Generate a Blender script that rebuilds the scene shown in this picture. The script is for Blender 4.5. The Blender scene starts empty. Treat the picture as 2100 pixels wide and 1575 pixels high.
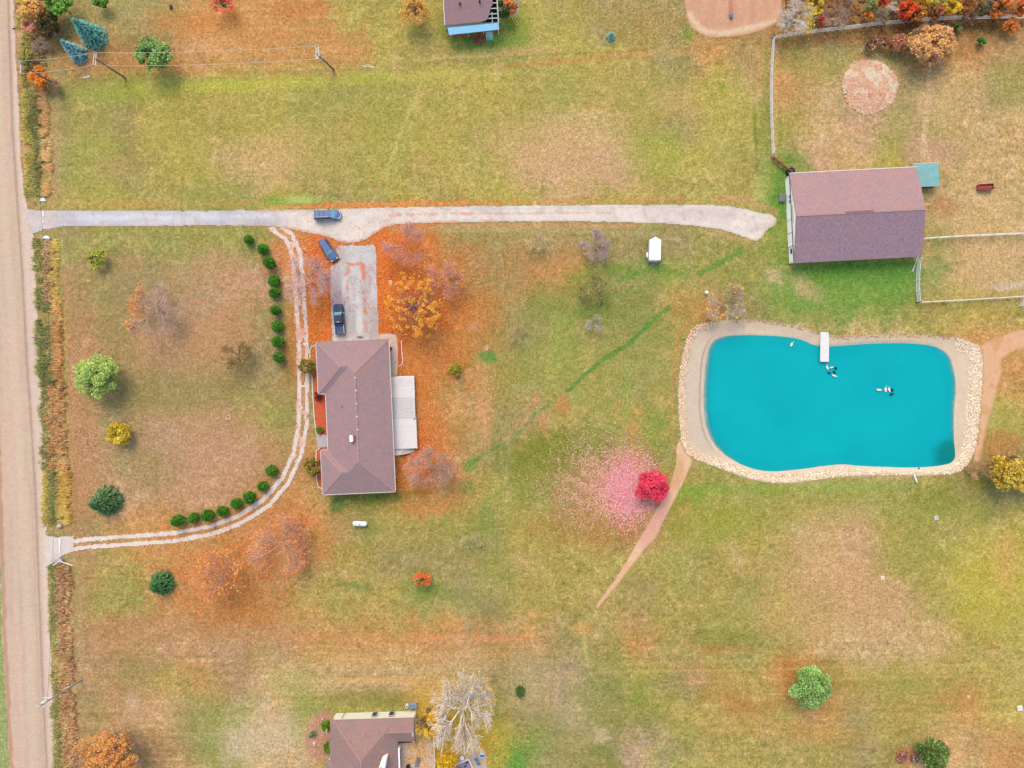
import bpy, math, random
import numpy as np
from mathutils import Vector, Matrix
R = math.radians
# ------------------------------------------------------------------ camera, sky, sun, exposure
SC = bpy.context.scene
COL = SC.collection
S = 10.5          # photo pixels per metre on the ground
H = 135.0         # height of the camera above the ground
cam = bpy.data.cameras.new('camera'); cam.sensor_width = 36; cam.lens = 36 * H / 200.0
cam.clip_start = 1; cam.clip_end = 5000
co = bpy.data.objects.new('camera', cam); COL.objects.link(co); co.location = (0, 0, H); SC.camera = co
world = bpy.data.worlds.new('World'); SC.world = world; world.use_nodes = True
SUN_EL, SUN_AZ = R(52), R(-15)
nt = world.node_tree; bg = nt.nodes['Background']; sk = nt.nodes.new('ShaderNodeTexSky')
sk.sky_type = 'NISHITA'; sk.sun_disc = False; sk.sun_elevation = SUN_EL; sk.sun_rotation = SUN_AZ
nt.links.new(sk.outputs[0], bg.inputs[0]); bg.inputs[1].default_value = 0.15
sl = bpy.data.lights.new('sun', 'SUN'); sl.energy = 0.8; sl.angle = R(35); sl.color = (1, .93, .84)
so = bpy.data.objects.new('sun', sl); COL.objects.link(so); so.location = (40, 60, 90)
so.rotation_euler = Vector((math.sin(SUN_AZ)*math.cos(SUN_EL), math.cos(SUN_AZ)*math.cos(SUN_EL), math.sin(SUN_EL))).to_track_quat('Z', 'Y').to_euler()
vs = SC.view_settings; vs.view_transform = 'Standard'; vs.look = 'None'; vs.exposure = 1.68; vs.gamma = 1
K = np.array([1.57, 1.79, 2.31])   # what a level white surface reads under this light

def lin(c):
    c = np.asarray(c, float) / 255.0
    return np.where(c <= .04045, c / 12.92, ((c + .055) / 1.055) ** 2.4)
def C(r, g, b, k=1.0):
    v = lin((r, g, b)) / K * k; return v * min(1, .85 / v.max())
def P(px, py, z=0.0):
    k = (H - z) / H
    return Vector(((px - 1050) / S * k, (787.5 - py) / S * k, z))

# ------------------------------------------------------------------ helpers: materials
MATS = {}
def new_mat(name):
    m = bpy.data.materials.new(name); m.use_nodes = True
    return m, m.node_tree, m.node_tree.nodes['Principled BSDF']
def mat(name, c, rough=.7, spec=.3, var=.12, scale=3.0, metal=0.0, stretch=(1, 1, 1), bump=0.0, c2=None):
    if name in MATS: return MATS[name]
    m, t, p = new_mat(name)
    p.inputs['Roughness'].default_value = rough; p.inputs['Metallic'].default_value = metal
    p.inputs['Specular IOR Level'].default_value = spec
    geo = t.nodes.new('ShaderNodeTexCoord'); mp = t.nodes.new('ShaderNodeMapping'); mp.inputs['Scale'].default_value = stretch
    t.links.new(geo.outputs['Object'], mp.inputs[0])
    n = t.nodes.new('ShaderNodeTexNoise'); n.inputs['Scale'].default_value = scale; n.inputs['Detail'].default_value = 5
    t.links.new(mp.outputs[0], n.inputs[0])
    rp = t.nodes.new('ShaderNodeValToRGB'); a = np.array(c)
    lo = a * (1 - 2 * var); hi = np.clip(a * (1 + 2 * var), 0, .9) if c2 is None else np.array(c2)
    rp.color_ramp.elements[0].position = .28; rp.color_ramp.elements[1].position = .72
    rp.color_ramp.elements[0].color = (*lo, 1); rp.color_ramp.elements[1].color = (*hi, 1)
    t.links.new(n.outputs[0], rp.inputs[0]); t.links.new(rp.outputs[0], p.inputs['Base Color'])
    if bump:
        b = t.nodes.new('ShaderNodeBump'); b.inputs['Strength'].default_value = bump; b.inputs['Distance'].default_value = .05
        t.links.new(n.outputs[0], b.inputs['Height']); t.links.new(b.outputs[0], p.inputs['Normal'])
    MATS[name] = m
    return m
def shingle(name, c, dark=.87):
    """asphalt shingles: courses along the slope, mottled tabs, weather streaks"""
    if name in MATS: return MATS[name]
    m, t, p = new_mat(name); p.inputs['Roughness'].default_value = .95; p.inputs['Specular IOR Level'].default_value = .1
    tc = t.nodes.new('ShaderNodeTexCoord'); L = t.links
    def noise(sc, det, st=(1, 1, 1)):
        mp = t.nodes.new('ShaderNodeMapping'); mp.inputs['Scale'].default_value = st; L.new(tc.outputs['Object'], mp.inputs[0])
        n = t.nodes.new('ShaderNodeTexNoise'); n.inputs['Scale'].default_value = sc; n.inputs['Detail'].default_value = det
        L.new(mp.outputs[0], n.inputs[0]); return n.outputs[0]
    def mix(a, b, f, mode='MIX'):
        x = t.nodes.new('ShaderNodeMix'); x.data_type = 'RGBA'; x.blend_type = mode
        for s, v in ((6, a), (7, b), (0, f)):
            if hasattr(v, 'links') or hasattr(v, 'is_linked'): L.new(v, x.inputs[s])
            elif s == 0: x.inputs[0].default_value = v
            else: x.inputs[s].default_value = (*v, 1)
        return x.outputs[2]
    def ramp(v, a, b, p0=.3, p1=.7):
        r = t.nodes.new('ShaderNodeValToRGB'); r.color_ramp.elements[0].position = p0; r.color_ramp.elements[1].position = p1
        r.color_ramp.elements[0].color = (a, a, a, 1); r.color_ramp.elements[1].color = (b, b, b, 1); L.new(v, r.inputs[0]); return r.outputs[0]
    c = np.array(c)
    a = mix(c * [.90, .97, 1.06], c * [1.08, 1.0, .97], ramp(noise(.5, 4), 0, 1))
    a = mix(a, ramp(noise(4.5, 3, (1, .45, 1)), dark, 1.1, .3, .7), 1.0, 'MULTIPLY')
    a = mix(a, ramp(noise(13, 2), .9, 1.1, .35, .65), 1.0, 'MULTIPLY')
    L.new(a, p.inputs['Base Color'])
    b = t.nodes.new('ShaderNodeBump'); b.inputs['Strength'].default_value = .5; b.inputs['Distance'].default_value = .03
    L.new(noise(12, 2), b.inputs['Height']); L.new(b.outputs[0], p.inputs['Normal'])
    MATS[name] = m; return m
def attr_mat(name, rough=.85, trans=0.0, spec=.15, fine=()):
    """colour from the mesh's own colour attribute, roughened by fine world-space noise"""
    if name in MATS: return MATS[name]
    m, t, p = new_mat(name); p.inputs['Roughness'].default_value = rough; p.inputs['Specular IOR Level'].default_value = spec
    a = t.nodes.new('ShaderNodeAttribute'); a.attribute_name = 'Col'; out = a.outputs[0]; L = t.links
    g = t.nodes.new('ShaderNodeNewGeometry'); h = None
    for sc, lo, hi, tint in fine:
        n = t.nodes.new('ShaderNodeTexNoise'); n.inputs['Scale'].default_value = sc; n.inputs['Detail'].default_value = 3; n.inputs['Roughness'].default_value = .65
        L.new(g.outputs['Position'], n.inputs[0])
        r = t.nodes.new('ShaderNodeValToRGB'); r.color_ramp.elements[0].position = .32; r.color_ramp.elements[1].position = .68
        r.color_ramp.elements[0].color = (*(np.array(tint[0]) * lo), 1); r.color_ramp.elements[1].color = (*(np.array(tint[1]) * hi), 1)
        L.new(n.outputs[0], r.inputs[0])
        x = t.nodes.new('ShaderNodeMix'); x.data_type = 'RGBA'; x.blend_type = 'MULTIPLY'; x.inputs[0].default_value = 1
        L.new(out, x.inputs[6]); L.new(r.outputs[0], x.inputs[7]); out = x.outputs[2]; h = n.outputs[0]
    L.new(out, p.inputs['Base Color'])
    if h is not None:
        b = t.nodes.new('ShaderNodeBump'); b.inputs['Strength'].default_value = .35; b.inputs['Distance'].default_value = .08
        L.new(h, b.inputs['Height']); L.new(b.outputs[0], p.inputs['Normal'])
    if trans:
        tr = t.nodes.new('ShaderNodeBsdfTranslucent'); mx = t.nodes.new('ShaderNodeMixShader'); mx.inputs[0].default_value = trans
        L.new(out, tr.inputs[0]); L.new(p.outputs[0], mx.inputs[1]); L.new(tr.outputs[0], mx.inputs[2])
        L.new(mx.outputs[0], t.nodes['Material Output'].inputs[0])
    MATS[name] = m; return m
LEAF = attr_mat('leaf', .8, .42)
BARK = attr_mat('bark_and_twigs', .95, 0, .05)
GRASS = attr_mat('grass_ground', 1, 0, .0, fine=((.45, .92, 1.09, ((1, 1.0, .92), (1, 1, 1.05))), (2.6, .70, 1.36, ((.95, 1.03, .92), (1.04, 1, .97))), (1.25, .84, 1.17, ((.94, 1.03, .97), (1.06, .98, 1.0)))))
GRAVEL = attr_mat('gravel_surface', 1, 0, .0, fine=((1.1, .95, 1.05, ((1, 1, 1), (1, 1, 1))), (5.0, .84, 1.15, ((1, .99, .98), (1, 1, 1)))))

# ------------------------------------------------------------------ helpers: meshes and tags
def tag(o, label=None, cat=None, group=None, kind=None):
    if label: o['label'] = label
    if cat: o['category'] = cat
    if group: o['group'] = group
    if kind: o['kind'] = kind
    return o
def empty(name, loc, rz=0.0, label=None, cat=None, group=None):
    o = bpy.data.objects.new(name, None); COL.objects.link(o); o.location = loc; o.rotation_euler = (0, 0, rz)
    o.empty_display_size = .3
    return tag(o, label, cat, group)
def np_mesh(name, V, F, m, parent=None, cols=None, smooth=False):
    """V (n,3) vertices, F (m,k) faces with one k"""
    me = bpy.data.meshes.new(name); V = np.asarray(V, np.float32); F = np.asarray(F, np.int32); k = F.shape[1]
    me.vertices.add(len(V)); me.vertices.foreach_set('co', V.ravel())
    me.loops.add(F.size); me.loops.foreach_set('vertex_index', F.ravel())
    me.polygons.add(len(F)); me.polygons.foreach_set('loop_start', np.arange(0, F.size, k, dtype=np.int32))
    me.polygons.foreach_set('loop_total', np.full(len(F), k, np.int32))
    if smooth: me.polygons.foreach_set('use_smooth', np.ones(len(F), bool))
    me.update(calc_edges=True)
    if cols is not None:
        a = me.color_attributes.new('Col', 'FLOAT_COLOR', 'POINT')
        cc = np.ones((len(V), 4), np.float32); cc[:, :3] = cols; a.data.foreach_set('color', cc.ravel())
    me.materials.append(m)
    o = bpy.data.objects.new(name, me); COL.objects.link(o)
    if parent: o.parent = parent
    return o
class MB:
    def __init__(s): s.v = []; s.f = []; s.c = []
    def add(s, vv, ff, col=None):
        n = len(s.v); s.v += [tuple(v) for v in vv]; s.f += [tuple(i + n for i in f) for f in ff]
        s.c += [tuple(col) if col is not None else (.5, .5, .5)] * len(vv); return s
    def box(s, x0, x1, y0, y1, z0, z1, M=None, col=None):
        vv = [Vector((x, y, z)) for z in (z0, z1) for y in (y0, y1) for x in (x0, x1)]
        if M is not None: vv = [M @ v for v in vv]
        return s.add(vv, [(0, 2, 3, 1), (4, 5, 7, 6), (0, 1, 5, 4), (2, 6, 7, 3), (0, 4, 6, 2), (1, 3, 7, 5)], col)
    def bar(s, a, b, w, h, col=None):
        """box beam from a to b"""
        a = Vector(a); b = Vector(b); d = b - a; q = d.to_track_quat('X', 'Z').to_matrix().to_4x4()
        return s.box(0, d.length, -w / 2, w / 2, -h / 2, h / 2, Matrix.Translation(a) @ q, col)
    def prism(s, poly, z0, z1, col=None):
        n = len(poly); z0 = [z0] * n if not hasattr(z0, '__len__') else z0; z1 = [z1] * n if not hasattr(z1, '__len__') else z1
        vv = [(p[0], p[1], z) for p, z in zip(poly, z0)] + [(p[0], p[1], z) for p, z in zip(poly, z1)]
        return s.add(vv, [tuple(range(n))[::-1], tuple(range(n, 2 * n))] + [(i, (i + 1) % n, n + (i + 1) % n, n + i) for i in range(n)], col)
    def tube(s, pts, rad, n=8, col=None, caps=True):
        pts = [Vector(p) for p in pts]
        if not hasattr(rad, '__len__'): rad = [rad] * len(pts)
        vv = []; ff = []
        for i, p in enumerate(pts):
            d = (pts[min(i + 1, len(pts) - 1)] - pts[max(i - 1, 0)]).normalized(); q = d.to_track_quat('Z', 'Y')
            for j in range(n):
                a = 2 * math.pi * j / n; vv.append(p + q @ Vector((math.cos(a) * rad[i], math.sin(a) * rad[i], 0)))
        for i in range(len(pts) - 1):
            for j in range(n): ff.append((i * n + j, i * n + (j + 1) % n, (i + 1) * n + (j + 1) % n, (i + 1) * n + j))
        if caps: ff.append(tuple(range(n))[::-1]); ff.append(tuple(range((len(pts) - 1) * n, len(pts) * n)))
        return s.add(vv, ff, col)
    def loft(s, rings, col=None, caps=True):
        n = len(rings[0]); vv = [p for r in rings for p in r]; ff = []
        for i in range(len(rings) - 1):
            for j in range(n): ff.append((i * n + j, i * n + (j + 1) % n, (i + 1) * n + (j + 1) % n, (i + 1) * n + j))
        if caps: ff.append(tuple(range(n))[::-1]); ff.append(tuple(range((len(rings) - 1) * n, len(rings) * n)))
        return s.add(vv, ff, col)
    def build(s, name, m, parent=None, bevel=0.0, smooth=False, cols=False):
        me = bpy.data.meshes.new(name); me.from_pydata([tuple(v) for v in s.v], [], s.f); me.update()
        me.materials.append(m)
        if cols:
            a = me.color_attributes.new('Col', 'FLOAT_COLOR', 'POINT')
            for i, c in enumerate(s.c): a.data[i].color = (*c, 1)
        if smooth:
            for p in me.polygons: p.use_smooth = True
        o = bpy.data.objects.new(name, me); COL.objects.link(o)
        if parent: o.parent = parent
        if bevel:
            b = o.modifiers.new('bevel', 'BEVEL'); b.width = bevel; b.segments = 2; b.limit_method = 'ANGLE'
        return o
def copy_tree(o, parent=None):
    c = o.copy(); COL.objects.link(c)
    if parent: c.parent = parent
    for ch in [x for x in o.children]: copy_tree(ch, c)
    return c

# ------------------------------------------------------------------ raster of the ground, in photo pixels (2 px = 0.19 m)
ST = 2.0
gx = np.arange(-150, 2251, ST); gy = np.arange(-120, 1701, ST)
X, Y = np.meshgrid(gx, gy); NY, NX = X.shape
_rng = np.random.RandomState(7); _T = [_rng.rand(256, 256) for _ in range(12)]
def vn(x, y, s, seed=0, rot=True):
    if rot: t = .6 + seed * 1.27; x, y = x * math.cos(t) - y * math.sin(t), x * math.sin(t) + y * math.cos(t)
    x = np.asarray(x) / s + seed * 17.3 + 400; y = np.asarray(y) / s + seed * 9.7 + 400
    xi = np.floor(x).astype(int); yi = np.floor(y).astype(int); fx = x - xi; fy = y - yi
    fx = fx * fx * (3 - 2 * fx); fy = fy * fy * (3 - 2 * fy); T = _T[seed % 12]
    a = T[yi % 256, xi % 256]; b = T[yi % 256, (xi + 1) % 256]; c = T[(yi + 1) % 256, xi % 256]; d = T[(yi + 1) % 256, (xi + 1) % 256]
    return (a * (1 - fx) + b * fx) * (1 - fy) + (c * (1 - fx) + d * fx) * fy
def fbm(x, y, s, seed=0, o=4, rot=True):
    r = 0; w = 1; t = 0
    for i in range(o): r = r + w * vn(x, y, s, seed + i, rot); t += w; w *= .55; s *= .48
    return r / t * 2 - 1
def sst(a, b, x):
    t = np.clip((x - a) / (b - a), 0, 1); return t * t * (3 - 2 * t)
N1 = fbm(X, Y, 60, 1); N2 = fbm(X, Y, 60, 2); N3 = fbm(X, Y, 22, 3); N4 = fbm(X, Y, 9, 4, 3); N5 = fbm(X, Y, 130, 5)

PAL = dict(a=(122, 128, 70), g=(148, 147, 82), G=(112, 143, 68), y=(169, 157, 84), Y=(161, 147, 84), t=(190, 161, 118), p=(188, 152, 124),
           b=(172, 137, 104), o=(188, 140, 90), O=(200, 126, 74), r=(168, 124, 76), l=(150, 138, 94), m=(172, 148, 124))
ROWS = [r.split() for r in (
    "b l l l l o o o o y y y g G y Y l l l b b o t l l o r o",
    "b l o r r o o o o o y Y Y g g y y Y l o l y l l l o o b",
    "b l g g y y y y g g g Y y y Y g Y Y Y y t o t l l t t l",
    "b l Y l y Y Y y g Y g y Y Y Y t t Y l y y Y t p p l t t",
    "b l Y l y y t t Y Y y Y y y p p t Y y y Y G p t y l t t",
    "b l y y Y g g y g g g y Y y y t Y y Y y Y G g g g t t t",
    "b l g g g g g g o O O O l l l l l l l g g Y G G G g t t",
    "b l l b l l p p o O O O o l r o l l g g g G G G G G t t",
    "b l l l m m b l o O O O O r l l l a g g l G g G G Y y y",
    "b l b l m b l l o o O O O r l g Y g Y Y Y t t t t y o o",
    "b l b l l l a l l o o O r r l g Y l Y Y Y t t t t t t o",
    "b l b l l l g g l o o O o l b Y g o Y Y Y t t t t o t y",
    "b l b l l p p b o Y O O o l Y a a o g g Y t t t t o l l",
    "b l b p b p b o o Y Y g o y g a r r r g g Y g g g g l l",
    "b l l o o o o o O l Y Y g l y l r r Y g Y Y t p Y Y y y",
    "b l Y Y o b r o Y Y l l l Y Y Y Y Y g Y Y Y t p Y Y y y",
    "b l Y g o b r r Y Y Y g g l Y Y Y l Y Y g Y l p p Y y y",
    "b l b b b b b b o o o o o o o l Y o Y g g Y t t t t Y y",
    "b l b l Y o b t t t t t t l l m l Y l g Y o o Y Y Y Y y",
    "b b l b t l g t g g g g Y g l m l a Y Y Y Y o l Y Y o y",
    "b l b b b l g t t g g Y g g G l a m g Y Y Y Y l Y t t o")]
for r in ROWS: assert len(r) == 28, (r, len(r))
CG = lin(np.array([[PAL[ch] for ch in r] for r in ROWS], float))
def sample_grid(px, py):
    u = np.clip((px - 37) / 75.0, 0, 26.999); v = np.clip((py - 37) / 75.0, 0, 19.999)
    ui = u.astype(int); vi = v.astype(int); fu = (u - ui)[..., None]; fv = (v - vi)[..., None]
    fu = fu * fu * (3 - 2 * fu); fv = fv * fv * (3 - 2 * fv)
    return (CG[vi, ui] * (1 - fu) + CG[vi, ui + 1] * fu) * (1 - fv) + (CG[vi + 1, ui] * (1 - fu) + CG[vi + 1, ui + 1] * fu) * fv
G = sample_grid(X + 34 * N1 + 14 * N3, Y + 34 * N2 + 14 * N4)
def blend(A, c, m):
    """mix colour c (sRGB) into raster A where the mask m is"""
    c = lin(c); A += (c - A) * np.clip(m, 0, 1)[..., None]
def ell(cx, cy, rx, ry, ang=0, soft=.35, n=.25):
    a = R(ang); dx = X - cx; dy = Y - cy; u = (dx * math.cos(a) + dy * math.sin(a)) / rx; v = (-dx * math.sin(a) + dy * math.cos(a)) / ry
    d = np.sqrt(u * u + v * v) + n * (N3 * .7 + N4 * .6)
    return 1 - sst(1 - soft, 1 + soft, d)
def patch(A, cx, cy, rx, ry, ang, c, k):
    """soft ragged patch of colour, worked only where it falls"""
    m = max(rx, ry) * 2.6 + 4; i0 = max(0, int((cy - m - gy[0]) / ST)); i1 = min(NY, int((cy + m - gy[0]) / ST) + 1)
    j0 = max(0, int((cx - m - gx[0]) / ST)); j1 = min(NX, int((cx + m - gx[0]) / ST) + 1); s = (slice(i0, i1), slice(j0, j1))
    a = R(ang); dx = X[s] - cx; dy = Y[s] - cy; u = (dx * math.cos(a) + dy * math.sin(a)) / rx; v = (-dx * math.sin(a) + dy * math.cos(a)) / ry
    d = np.sqrt(u * u + v * v) + .75 * (N3[s] * .7 + N4[s] * .6 + .5 * N1[s]); w = (1 - sst(.3, 1.7, d)) * k
    A[s] += (lin(c) - A[s]) * w[..., None]
def seg_field(pts, pad):
    """distance to a polyline and parameter-interpolated third column"""
    D = np.full(X.shape, 1e6); W = np.zeros(X.shape); pts = [tuple(p) + ((0,) if len(p) == 2 else ()) for p in pts]
    for (x0, y0, w0), (x1, y1, w1) in zip(pts[:-1], pts[1:]):
        i0 = max(0, int((min(y0, y1) - pad - gy[0]) / ST)); i1 = min(NY, int((max(y0, y1) + pad - gy[0]) / ST) + 2)
        j0 = max(0, int((min(x0, x1) - pad - gx[0]) / ST)); j1 = min(NX, int((max(x0, x1) + pad - gx[0]) / ST) + 2)
        if i0 >= i1 or j0 >= j1: continue
        xs = X[i0:i1, j0:j1]; ys = Y[i0:i1, j0:j1]; dx, dy = x1 - x0, y1 - y0
        t = np.clip(((xs - x0) * dx + (ys - y0) * dy) / (dx * dx + dy * dy + 1e-9), 0, 1)
        d = np.hypot(xs - x0 - t * dx, ys - y0 - t * dy); sub = D[i0:i1, j0:j1]; k = d < sub
        sub[k] = d[k]; W[i0:i1, j0:j1][k] = (w0 + t * (w1 - w0))[k]
    return D, W
def stroke(pts, w=None, soft=3, n=3):
    """soft mask of a line: points (x, y[, halfwidth])"""
    D, W = seg_field(pts, 60); 
    if w is not None: W = np.where(D < 1e5, w, 0)
    return 1 - sst(W - soft, W + soft, D + n * N4 + n * .6 * N3)
def poly_sd(pts):
    """signed distance to a closed polygon, negative inside"""
    D, _ = seg_field(list(pts) + [pts[0]], 130); ins = np.zeros(X.shape, bool)
    for (x0, y0), (x1, y1) in zip(pts, list(pts[1:]) + [pts[0]]):
        if y0 == y1: continue
        c = (y0 > Y) != (y1 > Y); ins ^= c & (X < (x1 - x0) * (Y - y0) / (y1 - y0) + x0)
    return np.where(ins, -np.minimum(D, 200), np.minimum(D, 200))
def smooth_poly(pts, k=2):
    for _ in range(k):
        q = []
        for a, b in zip(pts, list(pts[1:]) + [pts[0]]):
            q += [(a[0] * .75 + b[0] * .25, a[1] * .75 + b[1] * .25), (a[0] * .25 + b[0] * .75, a[1] * .25 + b[1] * .75)]
        pts = q
    return pts
def interp(y, tab):
    t = np.array(tab, float); return np.interp(y, t[:, 0], t[:, 1])

# the lines that place everything
EDGE = interp(Y, [(-120, 22), (0, 27), (200, 36), (330, 43), (400, 50), (480, 68), (600, 74), (830, 86), (1000, 92), (1100, 95), (1300, 101), (1575, 116), (1700, 121)])
edge_y = lambda y: float(np.interp(y, [-120, 0, 200, 330, 400, 480, 600, 830, 1000, 1100, 1300, 1575, 1700], [22, 27, 36, 43, 50, 68, 74, 86, 92, 95, 101, 116, 121]))
RUT = interp(Y, [(-120, 14), (0, 17), (250, 25), (420, 36), (560, 46), (740, 55), (850, 63), (1000, 72), (1180, 79), (1400, 87), (1575, 96), (1700, 102)])
DC = lambda y: np.interp(y, [-120, 0, 400, 480, 600, 830, 1070, 1150, 1300, 1575, 1700], [66, 68, 82, 96, 100, 112, 122, 124, 128, 138, 142])
DW = lambda y: np.interp(y, [-120, 400, 480, 700, 1070, 1150, 1700], [28, 27, 24, 27, 28, 24, 24])
POND = smooth_poly([(1459, 700), (1480, 688), (1530, 684), (1600, 687), (1645, 693), (1672, 706), (1700, 709), (1740, 704), (1800, 700), (1870, 700), (1925, 708), (1951, 726), (1962, 757), (1966, 800),
         (1961, 850), (1961, 905), (1966, 938), (1956, 954), (1925, 961), (1870, 966), (1810, 963), (1765, 960), (1735, 954), (1700, 957), (1650, 964), (1585, 971), (1548, 966), (1505, 948), (1470, 922), (1450, 888), (1442, 845), (1443, 790), (1447, 735)], 2)
BANK = smooth_poly([(1420, 664), (1470, 655), (1540, 652), (1600, 660), (1650, 670), (1700, 689), (1760, 686), (1850, 682), (1930, 686), (1985, 695), (2018, 715), (2014, 790), (2010, 850), (2003, 915), (1990, 948), (1965, 972),
         (1900, 977), (1800, 974), (1710, 979), (1640, 990), (1585, 992), (1530, 982), (1480, 962), (1430, 946), (1398, 925), (1391, 870), (1388, 800), (1393, 745), (1405, 695)], 2)
sdP = poly_sd(POND); sdB = poly_sd(BANK)
HIGH = smooth_poly([(60, 430), (110, 431), (300, 431), (470, 431), (545, 430), (640, 429), (720, 426), (800, 424), (1000, 421), (1200, 420), (1380, 419), (1470, 419), (1520, 426), (1560, 436), (1590, 441), (1590, 462), (1572, 470), (1556, 494), (1530, 488),
         (1490, 472), (1430, 462), (1330, 456), (1150, 453), (1000, 454), (850, 457), (790, 462), (768, 478), (742, 494), (706, 499), (676, 486), (640, 478), (600, 470), (560, 464), (480, 461), (300, 463), (140, 463), (95, 468), (66, 478), (40, 480), (40, 425)], 1)
sdD = poly_sd(HIGH)
TRACK = [(560, 462), (592, 485), (607, 520), (613, 580), (616, 640), (620, 700), (621, 800), (620, 870), (609, 930), (584, 985), (545, 1030), (490, 1065), (430, 1087), (350, 1101), (250, 1108), (180, 1113), (130, 1120), (95, 1125)]
dT, _ = seg_field(TRACK, 60)
dEntry = poly_sd([(88, 1098), (112, 1100), (150, 1098), (150, 1130), (128, 1137), (112, 1152), (96, 1160), (88, 1160)])
PATHW = [(1399, 915, 12), (1402, 945, 17), (1390, 985, 13), (1370, 1025, 12), (1350, 1062, 13), (1332, 1095, 15), (1310, 1125, 10), (1290, 1155, 8), (1262, 1195, 6), (1238, 1225, 6), (1224, 1243, 3)]
dPa, wPa = seg_field(PATHW, 60)
PATHE = [(2260, 660, 22), (2150, 682, 22), (2080, 698, 20), (2032, 722, 24), (2035, 765, 20), (2026, 815, 16), (2016, 860, 12), (2008, 900, 11), (2003, 940, 9)]
dPb, wPb = seg_field(PATHE, 60)
ARENA = smooth_poly([(1412, -140), (1404, -20), (1404, 20), (1414, 55), (1440, 74), (1480, 78), (1530, 72), (1575, 58), (1600, 40), (1606, 0), (1600, -140)], 1)
sdA = poly_sd(ARENA)

# ground relief: roadside ditch, pond basin, a faint roll
fill = np.clip(sst(395, 415, Y) * (1 - sst(482, 500, Y)) + sst(1078, 1092, Y) * (1 - sst(1140, 1156, Y)), 0, 1)
ditch = .55 * sst(1.0, .15, np.abs(X - DC(Y)) / DW(Y)) * (1 - fill)
Z = -ditch
Z = Z - 0.42 * sst(0, -26, sdB) - 1.6 * sst(2, -45, sdP) - .12 * sst(4, -6, sdP)
Z = Z + .02 * N3 * (1 - fill)
WATER_Z = -0.50

# ------------------------------------------------------------------ ground colours: worn patches, mowing lines, weeds, painted shade south of barn and house
q = fbm(X + 30 * N1, (Y + 2 * N2) * 22, 190, 6, 3, False)                          # mowing streaks run left to right
ms = np.clip(sst(1275, 1330, Y) + (1 - sst(120, 190, Y)) * (1 - sst(560, 900, X)) + .35, 0, 1)
G *= (1 + .20 * q * ms)[..., None]
G += (lin((174, 152, 108)) - G) * .14
_m = fbm(X, Y, 42, 7, 4); blend(G, (138, 142, 80), sst(.12, .6, _m) * .30); blend(G, (194, 160, 120), sst(.15, .6, -_m) * .30)
G *= (1 + .16 * (vn(X, Y, 3.6, 6) - .5) + .10 * (vn(X, Y, 5.2, 8) - .5))[..., None]
_lines = np.sin((Y + 10 * N1 + 1.5 * N3 - .012 * X) * 2 * np.pi / 12.5) * .6 + np.sin((Y + 8 * N2 + .01 * X) * 2 * np.pi / 7.3) * .4
_reg = sst(1290, 1340, Y) * (.6 + .6 * N5) + (1 - sst(140, 180, Y)) * (1 - sst(700, 800, X)) * .9 + sst(980, 1040, Y) * sst(180, 260, X) * (1 - sst(1180, 1260, X)) * .45
G *= (1 + .075 * _lines * np.clip(_reg, 0, 1) * sst(-.5, .5, N2 + .5 * N3 + .3))[..., None]
G *= (1 + .10 * N3 + .10 * N4 + .07 * N1)[..., None]
RG = (1 - np.abs(2 * vn(X + 6 * N4, Y, 15, 10) - 1)) ** 4 + .8 * (1 - np.abs(2 * vn(X, Y + 5 * N3, 8, 11) - 1)) ** 4
G *= (1 + .16 * (RG - .35))[..., None]; G *= np.stack([1 + .05 * (RG - .3), 1 + 0 * RG, 1 + .14 * (RG - .3)], -1)
G *= (1 - .16 * sst(.62, .85, vn(X, Y, 6, 5)) * sst(.4, .7, vn(X, Y, 60, 7)))[..., None]
G *= np.stack([1 + .06 * N2, 1 + .02 * N2, 1 - .13 * N2], -1)
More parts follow.
